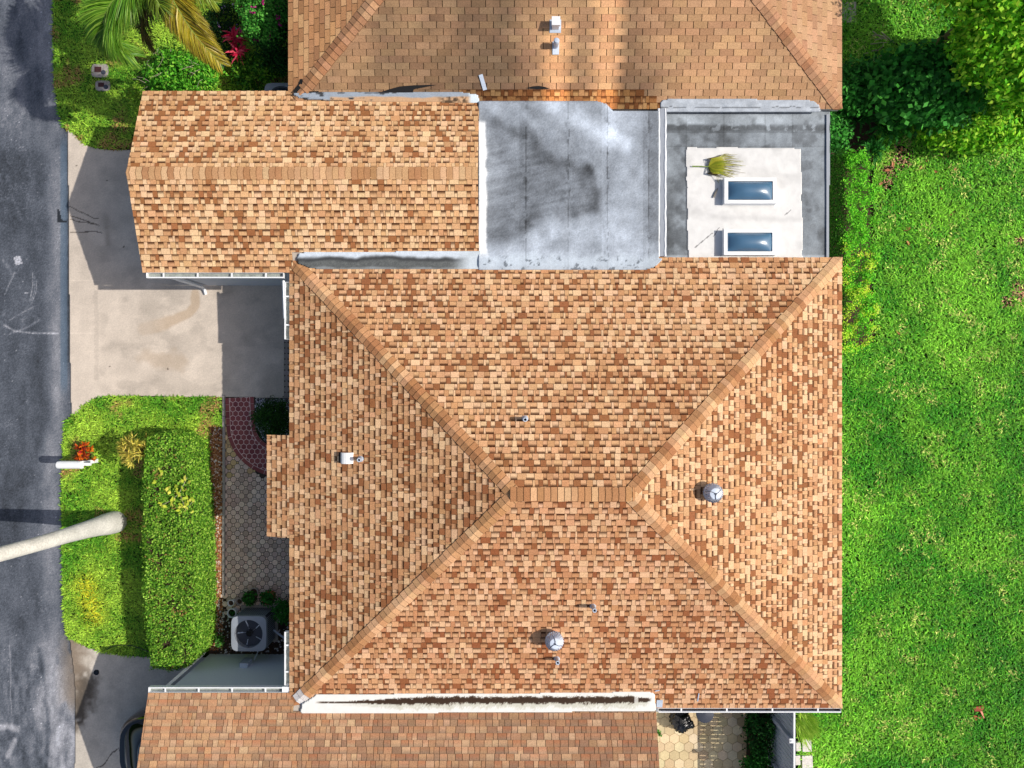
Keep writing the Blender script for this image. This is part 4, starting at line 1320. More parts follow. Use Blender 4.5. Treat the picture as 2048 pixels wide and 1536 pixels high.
def lawn_left(x, y):
    n = len(x)
    g = fbm(x * 0.8, y * 0.8, 111, 3); g2 = fbm(x * 2.4, y * 2.4, 112, 3)
    t = np.clip((g - 0.5) * 1.6 + (g2 - 0.5) * 1.6 + rng.normal(0, 0.28, n) + 0.5, 0, 1)[:, None]
    c = LA((78, 136, 32)) * (1 - t) + LA((152, 186, 60)) * t
    br = ss(0.58, 0.72, fbm(x * 1.7, y * 1.7, 113, 3)) * (rng.random(n) < 0.6)
    px, py = 1024 + x * F / CAM_H, 768 - y * F / CAM_H
    br = np.maximum(br * (py < 1080), 0)
    c = c * (1 - br[:, None]) + LA((160, 128, 76)) * br[:, None]
    yl = (np.exp(-(pdist(px, py, [(175, 1170), (190, 1230)]) / 22) ** 2) * (rng.random(n) < 0.7))
    c = c * (1 - yl[:, None]) + LA((186, 186, 44)) * yl[:, None]
    c *= 0.84 * rng.uniform(0.75, 1.2, (n, 1))
    return c, 1.0 + 0.3 * (g2 - 0.5), np.ones(n, bool)


hedge_top = [(292, 874), (318, 866), (346, 869), (364, 888), (376, 936), (385, 1000), (389, 1100), (391, 1270), (389, 1308), (372, 1337), (340, 1343), (304, 1335), (296, 1290), (288, 1230), (284, 1100), (284, 940), (287, 892)]
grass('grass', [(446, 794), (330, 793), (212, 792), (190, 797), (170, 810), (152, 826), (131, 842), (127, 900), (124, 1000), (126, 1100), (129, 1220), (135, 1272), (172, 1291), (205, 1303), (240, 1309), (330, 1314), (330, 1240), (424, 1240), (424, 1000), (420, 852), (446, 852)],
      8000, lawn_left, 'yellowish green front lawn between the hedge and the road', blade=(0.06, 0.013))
grass('grass', [(108, -80), (700, -80), (700, 190), (300, 190), (300, 300), (215, 300), (190, 297), (172, 291), (158, 280), (147, 266), (136, 262), (126, 254), (116, 215), (109, 150), (107, 70)],
      7000, lawn_left, 'shaded grass around the meter boxes beside the road', blade=(0.06, 0.013),
      holes=[[(187, 130), (217, 130), (217, 157), (187, 157)], [(195, 163), (222, 163), (222, 185), (195, 185)]])

# ================================================================== HEDGE
def hedge(name, top_px, h, label, cols, density, leafsz, w=None, rough=0.035, group=None):
    top = [at(p[0], p[1], h) for p in top_px]
    cx = sum(p[0] for p in top) / len(top); cy = sum(p[1] for p in top) / len(top)
    root = thing(name, (cx, cy, 0), label, 'hedge', group)
    xs = [p[0] for p in top]; ys = [p[1] for p in top]
    n = int((max(xs) - min(xs)) * (max(ys) - min(ys)) * density)
    x = rng.uniform(min(xs) - 0.06, max(xs) + 0.06, n); y = rng.uniform(min(ys) - 0.06, max(ys) + 0.06, n)
    d = pdist(x, y, top + top[:1]); ins = inpoly(x, y, top)
    wob = (fbm(x * 3, y * 3, 5) - 0.5) * 0.26
    k = ins | (d < np.maximum(0, wob))
    k &= ~(ins & (d < np.maximum(0, -wob)))
    x, y, d = x[k], y[k], d[k]; n = len(x)
    z = h + (fbm(x * 1.2, y * 1.2, 6) - 0.5) * 0.12 + rng.normal(0, rough, n) - 0.10 * np.exp(-(d / 0.07) ** 2)
    P = np.stack([x, y, z], 1); Nn = rng.normal(size=(n, 3)) * 0.42 + np.array([0, 0, 1.0])
    cl = pick(cols, n, w) * (0.72 + 0.56 * fbm(x * 2.0, y * 2.0, 21, 3))[:, None]
    dead = (rng.random(n) < 0.012) | ((fbm(x * 5, y * 5, 22) > 0.72) & (rng.random(n) < 0.25))
    cl[dead] = LA((150, 124, 70))
    kp = ~((fbm(x * 4.5, y * 4.5, 23) > 0.70) & (rng.random(n) < 0.7))
    P, Nn, cl = P[kp], Nn[kp], cl[kp]
    parts = [leaf_arrays(P, Nn, leafsz[0], leafsz[1], cl, droop=0.12)]
    # sides
    S = []; SN = []
    for a, b in zip(top, top[1:] + top[:1]):
        ln = math.hypot(b[0] - a[0], b[1] - a[1]); q = int(ln * h * density * 0.75)
        if q < 1: continue
        t = rng.random(q); nx, ny = (b[1] - a[1]) / ln, -(b[0] - a[0]) / ln
        mx, my = (a[0] + b[0]) / 2, (a[1] + b[1]) / 2
        if (mx + nx * 0.1 - cx) ** 2 + (my + ny * 0.1 - cy) ** 2 < (mx - cx) ** 2 + (my - cy) ** 2: nx, ny = -nx, -ny
        off = rng.normal(0, 0.035, q) - 0.02
        S.append(np.stack([a[0] + (b[0] - a[0]) * t + nx * off, a[1] + (b[1] - a[1]) * t + ny * off, rng.uniform(0.03, h - 0.02, q)], 1))
        SN.append(np.tile([nx, ny, 0.35], (q, 1)) + rng.normal(size=(q, 3)) * 0.4)
    S = np.concatenate(S); SN = np.concatenate(SN)
    parts.append(leaf_arrays(S, SN, leafsz[0], leafsz[1], pick(cols, len(S), w), droop=0.12))
    leaf_mesh('foliage', parts, parent=root)
    mb = MB()
    inner = [(cx + (p[0] - cx) * 0.90, cy + (p[1] - cy) * 0.97) for p in top]
    mb.prism(inner, 0.0, h - 0.09); mb.build('twig_core', 'soil', root)
    return root


hedge('hedge', hedge_top, 1.28, 'long clipped green hedge beside the patio and the palm trunk', [(78, 128, 36), (108, 158, 46), (138, 184, 62), (168, 206, 84), (56, 98, 32)], 2400, (0.062, 0.036), [.25, .3, .22, .1, .13])
m = MB(); m.prism([at(*p) for p in [(1560, 150), (1770, 190), (1745, 330), (1752, 700), (1560, 705)]], -0.02, 0.008); struct(m.build('soil_bed', 'soil'))
strip = [(1692, 306), (1712, 296), (1735, 318), (1748, 345), (1750, 420), (1748, 520), (1752, 600), (1748, 690), (1720, 700), (1690, 698), (1684, 620), (1688, 500), (1690, 400)]


def lacy(name, top_px, h, label):
    """Loose hedge: feathery clumps of small leaves with dark gaps."""
    top = [at(p[0], p[1], h) for p in top_px]
    cx = sum(p[0] for p in top) / len(top); cy = sum(p[1] for p in top) / len(top)
    root = thing(name, (cx, cy, 0), label, 'hedge')
    xs = [p[0] for p in top]; ys = [p[1] for p in top]
    n = 340
    x = rng.uniform(min(xs), max(xs), n); y = rng.uniform(min(ys), max(ys), n)
    k = inpoly(x, y, top); x, y = x[k], y[k]; n = len(x)
    z = h + (fbm(x * 2.2, y * 2.2, 15) - 0.5) * 0.5 + rng.normal(0, 0.07, n)
    per = 46
    P = np.repeat(np.stack([x, y, z], 1), per, axis=0) + rng.normal(size=(n * per, 3)) * np.array([0.062, 0.062, 0.045])
    tone = np.repeat(rng.uniform(0.95, 1.7, n), per)[:, None]  # top clumps lifted in colour to look sunlit
    ye = np.repeat(rng.random(n) < ss(-1.2, 4.2, -(y - 3.4)) * 0.9, per)
    c1 = pick([(96, 180, 40), (126, 206, 52), (74, 150, 36)], len(P)); c2 = pick([(176, 216, 54), (150, 204, 46), (200, 228, 80)], len(P))
    C = np.where(ye[:, None], c2, c1) * tone
    parts = [leaf_arrays(P, rng.normal(size=(len(P), 3)) * 0.5 + np.array([0, 0, 0.9]), 0.05, 0.03, np.clip(C, 0, 0.9))]
    # lower leaves facing the house, darker palette: side shade put into their colour
    q = 16000
    t = rng.random(q); yy = min(ys) + (max(ys) - min(ys)) * t
    S = np.stack([np.full(q, min(xs)) + rng.normal(0, 0.06, q) + 0.04, yy, rng.uniform(0.05, h, q)], 1)
    parts.append(leaf_arrays(S, rng.normal(size=(q, 3)) * 0.5 + np.array([-0.7, 0, 0.5]), 0.05, 0.03, pick([(50, 104, 26), (34, 82, 22), (70, 124, 34)], q)))
    leaf_mesh('foliage', parts, parent=root)
    mb = MB()
    for k in range(26):
        a, b = rnd.uniform(min(xs) + 0.1, max(xs) - 0.1), rnd.uniform(min(ys) + 0.1, max(ys) - 0.1)
        mb.tube([(a, b, 0), (a + rnd.uniform(-0.08, 0.08), b + rnd.uniform(-0.08, 0.08), h * 0.95)], [0.014, 0.006], 5)
    mb.build('stem', 'bark', root)
    return root


lacy('hedge', strip, 1.3, 'loose feathery yellow-green hedge along the annex wall at the lawn edge')

# ================================================================== PLANTS
# round clipped shrub in the gravel
x, y = at(545, 838, 0.55)
bush('shrub', (x, y, 0.5), (0.50, 0.50, 0.42), 'round dark green shrub in white gravel beside the red walk', [(40, 78, 26), (54, 96, 32), (30, 60, 22)], (0.05, 0.03), 150, 34, 0.07, cat='shrub')
# orange croton by the mailbox
def rosette(name, c, n, length, width, cols, label, cat, up=(0.2, 1.1), group=None, spread=0.03, parts_name='leaves', stem_r=0.012, w=None):
    root = thing(name, (c[0], c[1], c[2] if len(c) > 2 else 0), label, cat, group)
    z0 = c[2] if len(c) > 2 else 0.0
    V = []; Fc = []; C = []
    P = pick(cols, n, w)
    for k in range(n):
        a = rng.uniform(0, 2 * math.pi); el = rng.uniform(*up); ln = length * rng.uniform(0.65, 1.25); wd = width * rng.uniform(0.8, 1.2)
        b = np.array([c[0] + rng.normal(0, spread), c[1] + rng.normal(0, spread), z0 + (rng.uniform(0.02, 0.12))])
        pr = b; s = np.array([-math.sin(a), math.cos(a), 0]); base = len(V)
        for j in range(4):
            t = j / 3; e2 = el - 0.9 * t * t
            if j: pr = pr + np.array([math.cos(a) * math.cos(e2), math.sin(a) * math.cos(e2), math.sin(e2)]) * ln / 3
            hw_ = wd * 0.5 * (0.5, 1.0, 0.8, 0.08)[j]
            V += [pr - s * hw_, pr + s * hw_]; C += [P[k] * (1.0 if j < 3 else 1.1)] * 2
        for j in range(3): Fc.append([base + 2 * j, base + 2 * j + 1, base + 2 * j + 3, base + 2 * j + 2])
    link_mesh(parts_name, np.array(V), np.array(Fc), 'leaf', root, vcol=np.clip(np.array(C), 0, 1))
    mb = MB(); mb.tube([(c[0], c[1], z0 - 0.0), (c[0], c[1], z0 + 0.1)], stem_r, 7); mb.build('stem', 'bark', root)
    return root


def spiky(name, c, rad, heads, per, ln, wd, cols, label, cat, w=None, tilt=0.9):
    """A shrub of several leafy heads on stems, with long narrow leaves."""
    root = thing(name, (c[0], c[1], 0), label, cat)
    P = []; T = []; mb = MB()
    for k in range(heads):
        a = rng.uniform(0, 6.28); r = rad * math.sqrt(rng.random()); h = c[2] * rng.uniform(0.75, 1.05) * (1 - 0.25 * (r / rad) ** 2)
        e = np.array([c[0] + r * math.cos(a), c[1] + r * math.sin(a), h])
        mb.tube([(c[0] + 0.03 * math.cos(a), c[1] + 0.03 * math.sin(a), 0), (c[0] + 0.5 * r * math.cos(a), c[1] + 0.5 * r * math.sin(a), h * 0.6), tuple(e)], [0.014, 0.010, 0.006], 6)
        d = rng.normal(size=(per, 3)) * 0.7 + np.array([math.cos(a) * r / rad * tilt, math.sin(a) * r / rad * tilt, 0.55])
        d /= np.linalg.norm(d, axis=1, keepdims=True)
        P.append(e + d * ln * 0.45); T.append(d)
    P = np.concatenate(P); T = np.concatenate(T)
    Nn = np.cross(T, rng.normal(size=T.shape)); Nn[:, 2] = np.abs(Nn[:, 2])
    v = leaf_arrays(P, Nn, ln, wd, pick(cols, len(P), w, 0.2), droop=0.10, tdir=T)
    leaf_mesh('foliage', [v], parent=root); mb.build('stem', 'bark', root)
    return root


x, y = at(161, 909, 0.5)
spiky('croton', (x, y, 0.5), 0.24, 26, 14, 0.13, 0.055, [(206, 96, 30), (178, 62, 32), (226, 140, 44), (120, 36, 30), (190, 44, 66), (90, 110, 40)], 'orange and red croton growing beside the white mailbox', 'shrub', [.3, .2, .2, .15, .07, .08])
x, y = at(264, 902, 1.3)
spiky('croton', (x, y, 1.42), 0.36, 46, 17, 0.20, 0.026, [(226, 210, 104), (200, 190, 84), (160, 160, 66), (236, 214, 92), (120, 112, 52)], 'spiky pale yellow croton at the top corner of the clipped hedge', 'shrub', [.3, .25, .2, .15, .1])
# yellow-green vine lying over the hedge
root = thing('vine', (*at(355, 985, 1.33), 1.2), 'yellow-leaved vine sprawling over the middle of the clipped hedge', 'vine')
vl = [(362, 962), (350, 975), (338, 978), (332, 980), (356, 985), (348, 998), (345, 1006), (327, 1010), (333, 1014), (322, 1008), (372, 992), (366, 1000), (378, 1002), (362, 1008), (370, 1012), (356, 1016), (385, 1000), (408, 1002), (372, 1020), (384, 1022), (360, 1024), (356, 988), (366, 978), (376, 966), (372, 958), (306, 966), (340, 984), (374, 1008), (352, 980), (344, 1000), (320, 940), (321, 948)]
P = []; 
for (px, py) in vl:
    for k in range(2):
        q = at(px + rnd.uniform(-4, 4), py + rnd.uniform(-4, 4), 1.36); P.append((min(q[0], at(387, 0, 1.36)[0]), q[1], 1.36 + rnd.uniform(0, 0.05)))
P = np.array(P)
leaf_mesh('leaves', [leaf_arrays(P, rng.normal(size=P.shape) * 0.25 + np.array([0, 0, 1]), 0.115, 0.07, pick([(196, 206, 70), (170, 190, 60), (214, 214, 96)], len(P)), droop=0.1)], parent=root)
m = MB(); m.tube([(*at(374, 955, 1.34), 1.33), (*at(360, 985, 1.34), 1.37), (*at(345, 1000, 1.34), 1.36), (*at(324, 1010, 1.34), 1.34)], 0.006, 5); m.build('stem', 'twig', root); m = MB(); m.tube([(*at(360, 985, 1.34), 1.37), (*at(372, 1020, 1.34), 1.35), (*at(386, 1002, 1.34), 1.34)], 0.006, 5); m.build('stem', 'twig', root)

# top-left planting
x, y = at(350, 140, 0.95)
GRN = [(74, 150, 36), (104, 182, 48), (56, 120, 30), (150, 208, 72)]
twiggy = bush('shrub', (x + 0.1, y - 0.02, 0.72), (1.02, 0.62, 0.52), 'broad bright green shrub below the palm fronds at the garage corner', GRN, (0.085, 0.045), 150, 40, 0.085, cat='shrub', w=[.35, .3, .2, .15])
x, y = at(268, 192, 0.8)
bush('shrub', (x + 0.02, y, 0.62), (0.27, 0.42, 0.32), 'sparse yellow-green twiggy shrub at the garage roof corner', [(120, 164, 44), (98, 146, 40), (146, 178, 62)], (0.075, 0.042), 26, 20, 0.08, cat='shrub')
for k in range(26):
    a = (rnd.uniform(275, 400), rnd.uniform(95, 172)); b = (a[0] + rnd.uniform(-26, 26), a[1] + rnd.uniform(-18, 18))
    m = MB(); m.tube([(*at(*a, 1.2), rnd.uniform(0.95, 1.2)), (*at((a[0] + b[0]) / 2 + 3, (a[1] + b[1]) / 2, 1.2), rnd.uniform(1.1, 1.25)), (*at(*b, 1.2), rnd.uniform(1.0, 1.25))], 0.005, 4)
    m.build('dry_twig', 'twig', twiggy)
x, y = at(512, 18, 1.7)
bush('bougainvillea', (x, y + 0.1, 1.25), (0.62, 0.75, 0.6), 'bright green bush dotted with magenta flowers beside the neighbouring roof', [(64, 140, 48), (84, 164, 58), (48, 110, 40), (110, 182, 76)], (0.07, 0.042), 120, 40, 0.085, cat='bush',
     extra=[([(178, 40, 120), (200, 70, 150), (150, 30, 96)], 190, 0.065)])
x, y = at(548, 70, 1.0)
bush('bush', (x + 0.1, y, 0.8), (0.55, 0.95, 0.62), 'dark green bush under the neighbouring eave beside the magenta flowers', [(28, 70, 26), (40, 92, 34), (22, 54, 22)], (0.08, 0.05), 90, 40, 0.10, cat='bush')
x, y = at(505, 138, 0.7)
bush('bush', (x, y, 0.48), (0.62, 0.42, 0.38), 'low lime and green bush in front of the neighbouring air conditioner', [(70, 130, 34), (116, 168, 50), (44, 92, 28)], (0.10, 0.055), 50, 34, 0.09, cat='bush')
x, y = at(440, 60, 0.5)
bush('bush', (x, y, 0.3), (0.5, 0.9, 0.3), 'low dark bush with small pink flowers between the palm and the red plant', [(20, 48, 22), (30, 64, 28)], (0.07, 0.045), 60, 26, 0.10, cat='bush', extra=[([(206, 140, 190), (180, 150, 200)], 60, 0.05)])
for (px, py, s) in ((466, 70, 1.0), (474, 100, 0.9)):
    x, y = at(px, py, 0.75)
    root = rosette('cordyline', (x, y, 0.55), 34, 0.30 * s, 0.055, [(188, 26, 62), (214, 50, 84), (150, 20, 50), (230, 90, 110)], ('larger upper' if s == 1 else 'smaller lower') + ' crimson strap-leaved plant of the pair beside the magenta bush', 'plant', group='crimson strap-leaved plants')
    m = MB(); m.tube([(x, y, 0), (x, y, 0.56)], 0.02, 7); m.build('stem', 'bark', root)
m = MB(); m.prism([at(*p) for p in [(380, -20), (600, -20), (600, 200), (430, 200), (400, 150)]], -0.02, 0.01); struct(m.build('soil_bed', 'soil'))

# ------------------------------------------------------------------ palms
def frond(ctrl, ll, n, cols, plume=3, droop=0.5, wd=0.016, w=None):
    """One feather frond along control points; returns leaflet arrays and the rachis points."""
    ctrl = np.array(ctrl, float); m_ = len(ctrl)
    ts = np.linspace(0.12, 1, n)

    def ev(t):
        q = t * (m_ - 1); i = min(int(q), m_ - 2); f = q - i
        p0, p1, p2, p3 = ctrl[max(i - 1, 0)], ctrl[i], ctrl[i + 1], ctrl[min(i + 2, m_ - 1)]
        return 0.5 * ((2 * p1) + (-p0 + p2) * f + (2 * p0 - 5 * p1 + 4 * p2 - p3) * f * f + (-p0 + 3 * p1 - 3 * p2 + p3) * f ** 3)
    V = []; Fc = []; C = []
    P = pick(cols, n * 2 * plume, w, 0.2); ci = 0
    for t in ts:
        p = ev(t); tg = ev(min(1, t + 0.02)) - ev(max(0, t - 0.02)); tg /= np.linalg.norm(tg) + 1e-9
        sd = np.cross(tg, (0, 0, 1)); sd /= np.linalg.norm(sd) + 1e-9; up = np.cross(sd, tg)
        ln0 = ll * (0.55 + 0.6 * math.sin(math.pi * min(1, 0.15 + 0.8 * t))) * (1 - 0.35 * t ** 4)
        for s in (-1, 1):
            for j in range(plume):
                ang = rng.uniform(-0.35, 0.75); d = tg * rng.uniform(0.45, 0.75) + sd * s * math.cos(ang) * 0.85 + up * math.sin(ang) * 0.8
                d /= np.linalg.norm(d); ln = ln0 * rng.uniform(0.75, 1.15)
                side = np.cross(d, up * 0.7 + rng.normal(size=3) * 0.4); side /= np.linalg.norm(side) + 1e-9
                q = p.copy(); b = len(V); dd = d.copy()
                for k in range(4):
                    h = wd * 0.5 * (0.8, 1.0, 0.75, 0.06)[k]
                    V += [q - side * h, q + side * h]; C += [P[ci]] * 2
                    dd = dd + np.array([0, 0, -droop * 0.35]) + tg * 0.18; dd /= np.linalg.norm(dd); q = q + dd * ln / 3
                for k in range(3): Fc.append([b + 2 * k, b + 2 * k + 1, b + 2 * k + 3, b + 2 * k + 2])
                ci += 1
    return (np.array(V), np.array(Fc), np.array(C)), [ev(t) for t in np.linspace(0, 1, 14)]


def palm(base, top, radii, fronds, label, name='palm_tree', shaft=0.9):
    root = thing(name, base, label, 'palm tree')
    b, t = np.array(base, float), np.array(top, float)
    m = MB(); n = len(radii)
    m.tube([b + (t - b) * (r[0]) + np.array([0.03 * math.sin(5 * r[0]), 0.03 * math.sin(7 * r[0] + 1), 0]) for r in radii], [r[1] for r in radii], 28)
    m.build('trunk', 'palm_bark', root, smooth=True)
    s = MB(); s.tube([t - np.array([0, 0, 0.05]), t + np.array([0, 0, shaft * 0.5]), t + np.array([0, 0, shaft])], [radii[-1][1] * 0.95, radii[-1][1] * 1.0, 0.05], 16)
    s.build('crown_shaft', 'palm_leaf_green', root, smooth=True)
    for (v, f, c), ra in fronds:
        q = link_mesh('frond', v, f, 'palm_leaf', root, vcol=c)
        r = MB(); r.tube(ra, [0.022 * (1 - 0.8 * k / len(ra)) for k in range(len(ra))], 6); r.build('rachis', 'palm_leaf_green', q)
    return root


M['palm_leaf_green'] = pmat('palm_green', L(128, 152, 66), rough=0.5, nscale=6, namt=0.15)
G1 = [(96, 150, 36), (124, 172, 48), (74, 124, 30), (150, 190, 70)]
G2 = [(172, 160, 40), (190, 172, 52), (148, 146, 42), (128, 110, 36)]
G3 = [(92, 84, 40), (70, 76, 34), (110, 96, 50), (60, 66, 28)]
T = np.array([*at(296, -62, 4.2), 4.2])


def pf(*pts): return [T + np.array([0, 0, 0.1])] + [np.array([*at(a, b, h), h]) for a, b, h in pts]


frs = [frond(pf((262, -38, 4.55), (214, 20, 4.45), (214, 72, 4.05), (266, 112, 3.5)), 0.68, 150, G1, 9, wd=0.017),
       frond(pf((330, -30, 4.6), (354, 14, 4.5), (392, 72, 4.1), (440, 126, 3.6)), 0.54, 170, G2, 9, wd=0.018),
       frond(pf((300, -20, 4.3), (284, 24, 4.0), (286, 62, 3.5), (304, 92, 2.9)), 0.50, 80, G3, 5),
       frond(pf((370, -50, 4.7), (404, -18, 4.6), (430, 4, 4.3)), 0.40, 46, [(130, 158, 44), (156, 170, 56), (104, 134, 40)], 4),
       frond(pf((300, -20, 4.75), (318, 8, 4.8), (322, 28, 4.6)), 0.34, 44, [(96, 128, 34), (120, 146, 44), (78, 96, 32)], 4),
       frond(pf((250, -100, 4.7), (200, -150, 4.6), (160, -180, 4.0)), 0.75, 110, G1, 6, wd=0.028),
       frond(pf((300, -160, 4.8), (285, -240, 4.6), (270, -300, 3.9)), 0.75, 110, G1, 6, wd=0.028),
       frond(pf((370, -130, 4.8), (440, -190, 4.6), (480, -230, 3.9)), 0.75, 110, G1, 6, wd=0.028),
       ]
palm((-7.86, 8.70, 0), (T[0], T[1], 3.5), [(0, 0.17), (0.1, 0.14), (0.5, 0.115), (1, 0.10)], frs,
     'feathery palm with green and yellow fronds hanging over the shrubs by the neighbouring house', shaft=0.7)
T = np.array([-10.75, -3.3, 9.4]); frs = []
for k in range(11):
    a = 2 * math.pi * k / 11 + 0.2; ln = rnd.uniform(2.0, 2.5)
    c = [T + np.array([ln * q * math.cos(a), ln * q * math.sin(a), 0.55 * math.sin(q * 3.0) - 0.9 * q * q]) for q in (0, 0.3, 0.6, 0.85, 1.0)]
    frs.append(frond(c, 0.5, 50, G1, 2))
palm((-10.72, -3.76, 0), (-10.75, -3.32, 8.6), [(0, 0.285), (0.02, 0.30), (0.06, 0.285), (0.11, 0.24), (0.16, 0.215), (0.25, 0.185), (0.38, 0.165), (0.55, 0.155), (0.75, 0.15), (1, 0.14)], frs,
     'tall pale-trunked palm leaning over the road beside the clipped hedge', shaft=1.0)

# ------------------------------------------------------------------ upper-right trees and shrubs
YG = [(112, 190, 34), (146, 212, 44), (86, 160, 32), (176, 222, 66)]
DGc = [(50, 124, 42), (66, 150, 52), (40, 100, 36), (86, 170, 66)]
bush('broadleaf_tree', (11.5, 9.2, 3.7), (2.3, 1.5, 0.95), 'broad-leaved tree reaching over the top edge beside the neighbouring roof', YG, (0.13, 0.085), 520, 46, 0.17, cat='tree', trunk_h=3.2)
bush('broadleaf_tree', (12.45, 7.95, 2.7), (2.1, 1.3, 1.1), 'bright lime-leaved tree in the top right corner', YG, (0.13, 0.08), 620, 50, 0.16, cat='tree', trunk_h=2.2)
bush('shrub', (10.5, 7.5, 1.35), (1.35, 0.85, 0.9), 'shaded shrub with big round dark leaves below the broad-leaved tree', DGc, (0.17, 0.135), 260, 28, 0.16, cat='shrub')
bush('shrub', (12.3, 6.8, 0.65), (1.7, 0.55, 0.55), 'bright yellow-green shrub at the lawn edge below the lime-leaved tree', YG, (0.12, 0.06), 300, 44, 0.13, cat='shrub')
bush('shrub', (8.75, 7.6, 0.75), (0.55, 0.75, 0.55), 'dark shrub against the corner of the neighbouring house', DGc, (0.12, 0.07), 60, 30, 0.13, cat='shrub')
bush('shrub', (8.35, 6.6, 0.55), (0.5, 0.6, 0.45), 'low dark leafy shrub beside the grey annex corner', DGc, (0.10, 0.06), 60, 30, 0.12, cat='shrub')
bush('shrub', (9.6, 8.2, 0.5), (0.45, 0.35, 0.4), 'small dark shrub under the bare branches near the neighbouring house', DGc, (0.11, 0.07), 34, 26, 0.12, cat='shrub')


def fern(x, y, h, n, ln, label, col, cat='fern'):
    root = thing('fern', (x, y, 0), label, cat, 'ferns by the upper lawn corner')
    parts = []
    for k in range(n):
        a = 2 * math.pi * k / n + rnd.uniform(-0.2, 0.2); l2 = ln * rnd.uniform(0.8, 1.15)
        c = [np.array([x + l2 * q * math.cos(a), y + l2 * q * math.sin(a), h * (0.35 + 0.9 * math.sin(min(1, q + 0.1) * 2.2)) - 0.25 * q * q]) for q in (0, 0.3, 0.6, 1.0)]
        parts.append(frond(c, 0.11, 30, col, 1, droop=0.15, wd=0.022)[0])
    leaf_mesh('fronds', parts, parent=root)
    m = MB(); m.tube([(x, y, 0), (x, y, h * 0.4)], 0.03, 7); m.build('stem', 'bark', root)


FG = [(48, 120, 46), (62, 142, 52), (34, 96, 36)]
fx = at(1772, 250, 0.6); fern(*fx, 0.6, 13, 0.62, 'large green fern at the tip of the lawn near the dry leaves', FG)
fx = at(1712, 232, 0.5); fern(*fx, 0.5, 11, 0.5, 'dark fern close to the grey annex corner', FG)
fx = at(1745, 300, 0.45); fern(*fx, 0.45, 9, 0.42, 'smaller fern between the feathery hedge and the dry patch', FG)
# bare branches and debris by the neighbouring house
m = MB()
for k in range(16):
    a = (rnd.uniform(1715, 1760), rnd.uniform(70, 135)); b = (a[0] + rnd.uniform(-10, 34), a[1] + rnd.uniform(-16, 24))
    m.tube([(*at(*a), 0.08 + rnd.random() * 0.2), (*at((a[0] + b[0]) / 2, (a[1] + b[1]) / 2 + 3), 0.2 + rnd.random() * 0.3), (*at(*b), 0.10 + rnd.random() * 0.2)], [0.014, 0.011, 0.005], 5)
tag(m.build('branch_pile', 'twig', loc=(*at(1735, 105), 0)), 'pile of bare pale branches on the grass near the neighbouring house', 'branches')
x, y = at(1694, 28)
m = MB(); m.box(x - 0.22, x + 0.22, y - 0.25, y + 0.3, 0, 0.06); tag(m.build('paving_slab', 'concrete', loc=(x, y, 0)), 'grey concrete slab beside the neighbouring roof edge', 'slab')
# fallen leaves
m0 = None
lf = [(1772, 342), (1784, 330), (1800, 300), (1760, 368), (1850, 322), (1868, 345), (1893, 312), (1908, 340), (1778, 410), (1812, 460), (1813, 487), (1880, 378), (1898, 430), (1800, 534), (1794, 666), (1876, 250), (1948, 288), (1816, 248), (1840, 337), (1757, 372)]
for i, (px, py) in enumerate(lf):
    x, y = at(px, py)
    if m0 is None:
        mb = MB(); c = L(184, 116, 74)
        pts = [(-0.075, 0, 0.02), (-0.03, 0.035, 0.035), (0.03, 0.03, 0.045), (0.085, 0.0, 0.03), (0.03, -0.03, 0.03), (-0.03, -0.035, 0.02)]
        for k in range(1, 5): mb.poly([pts[0], pts[k], pts[k + 1]], c)
        mb.tube([(-0.13, 0.012, 0.015), (-0.075, 0, 0.02)], 0.004, 4, c)
        m0 = mb.build('fallen_leaf', 'solid', loc=(0, 0, 0)); m0.location = (x, y, 0.05)
        tag(m0, 'small dry brown leaf lying on the upper part of the lawn', 'leaf', 'dry leaves on the lawn')
    else:
        c = m0.copy(); COL.objects.link(c); c.location = (x, y, 0.04); c.rotation_euler = (rnd.uniform(-0.4, 0.4), rnd.uniform(-0.4, 0.4), rnd.uniform(0, 6.28)); q = rnd.uniform(0.7, 1.3); c.scale = (q, q, q)
x, y = at(1953, 1424)
mb = MB()
for pts, c in (([(-0.16, 0.16, 0.05), (-0.05, 0.20, 0.12), (0.12, 0.22, 0.10), (0.19, 0.16, 0.05), (0.12, 0.10, 0.09), (0.02, 0.08, 0.13), (-0.10, 0.06, 0.10)], L(176, 84, 66)),
               ([(-0.15, 0.14, 0.05), (-0.10, 0.05, 0.10), (-0.08, -0.10, 0.06), (-0.14, -0.06, 0.03)], L(150, 96, 60)),
               ([(-0.13, -0.06, 0.06), (-0.02, -0.06, 0.12), (0.19, -0.15, 0.05), (0.02, -0.14, 0.08), (-0.05, -0.21, 0.05), (-0.09, -0.15, 0.05)], L(196, 104, 72)),
               ([(0.02, 0.07, 0.12), (0.10, 0.06, 0.08), (0.20, -0.12, 0.05), (0.14, -0.13, 0.09)], L(204, 130, 104))):
    q = [(x + a, y + b, h) for a, b, h in pts]
    for k in range(1, len(q) - 1): mb.poly([q[0], q[k], q[k + 1]], c)
tag(mb.build('fallen_leaf', 'solid', loc=(x, y, 0)), 'large curled reddish dead leaf alone on the lower right lawn', 'leaf')

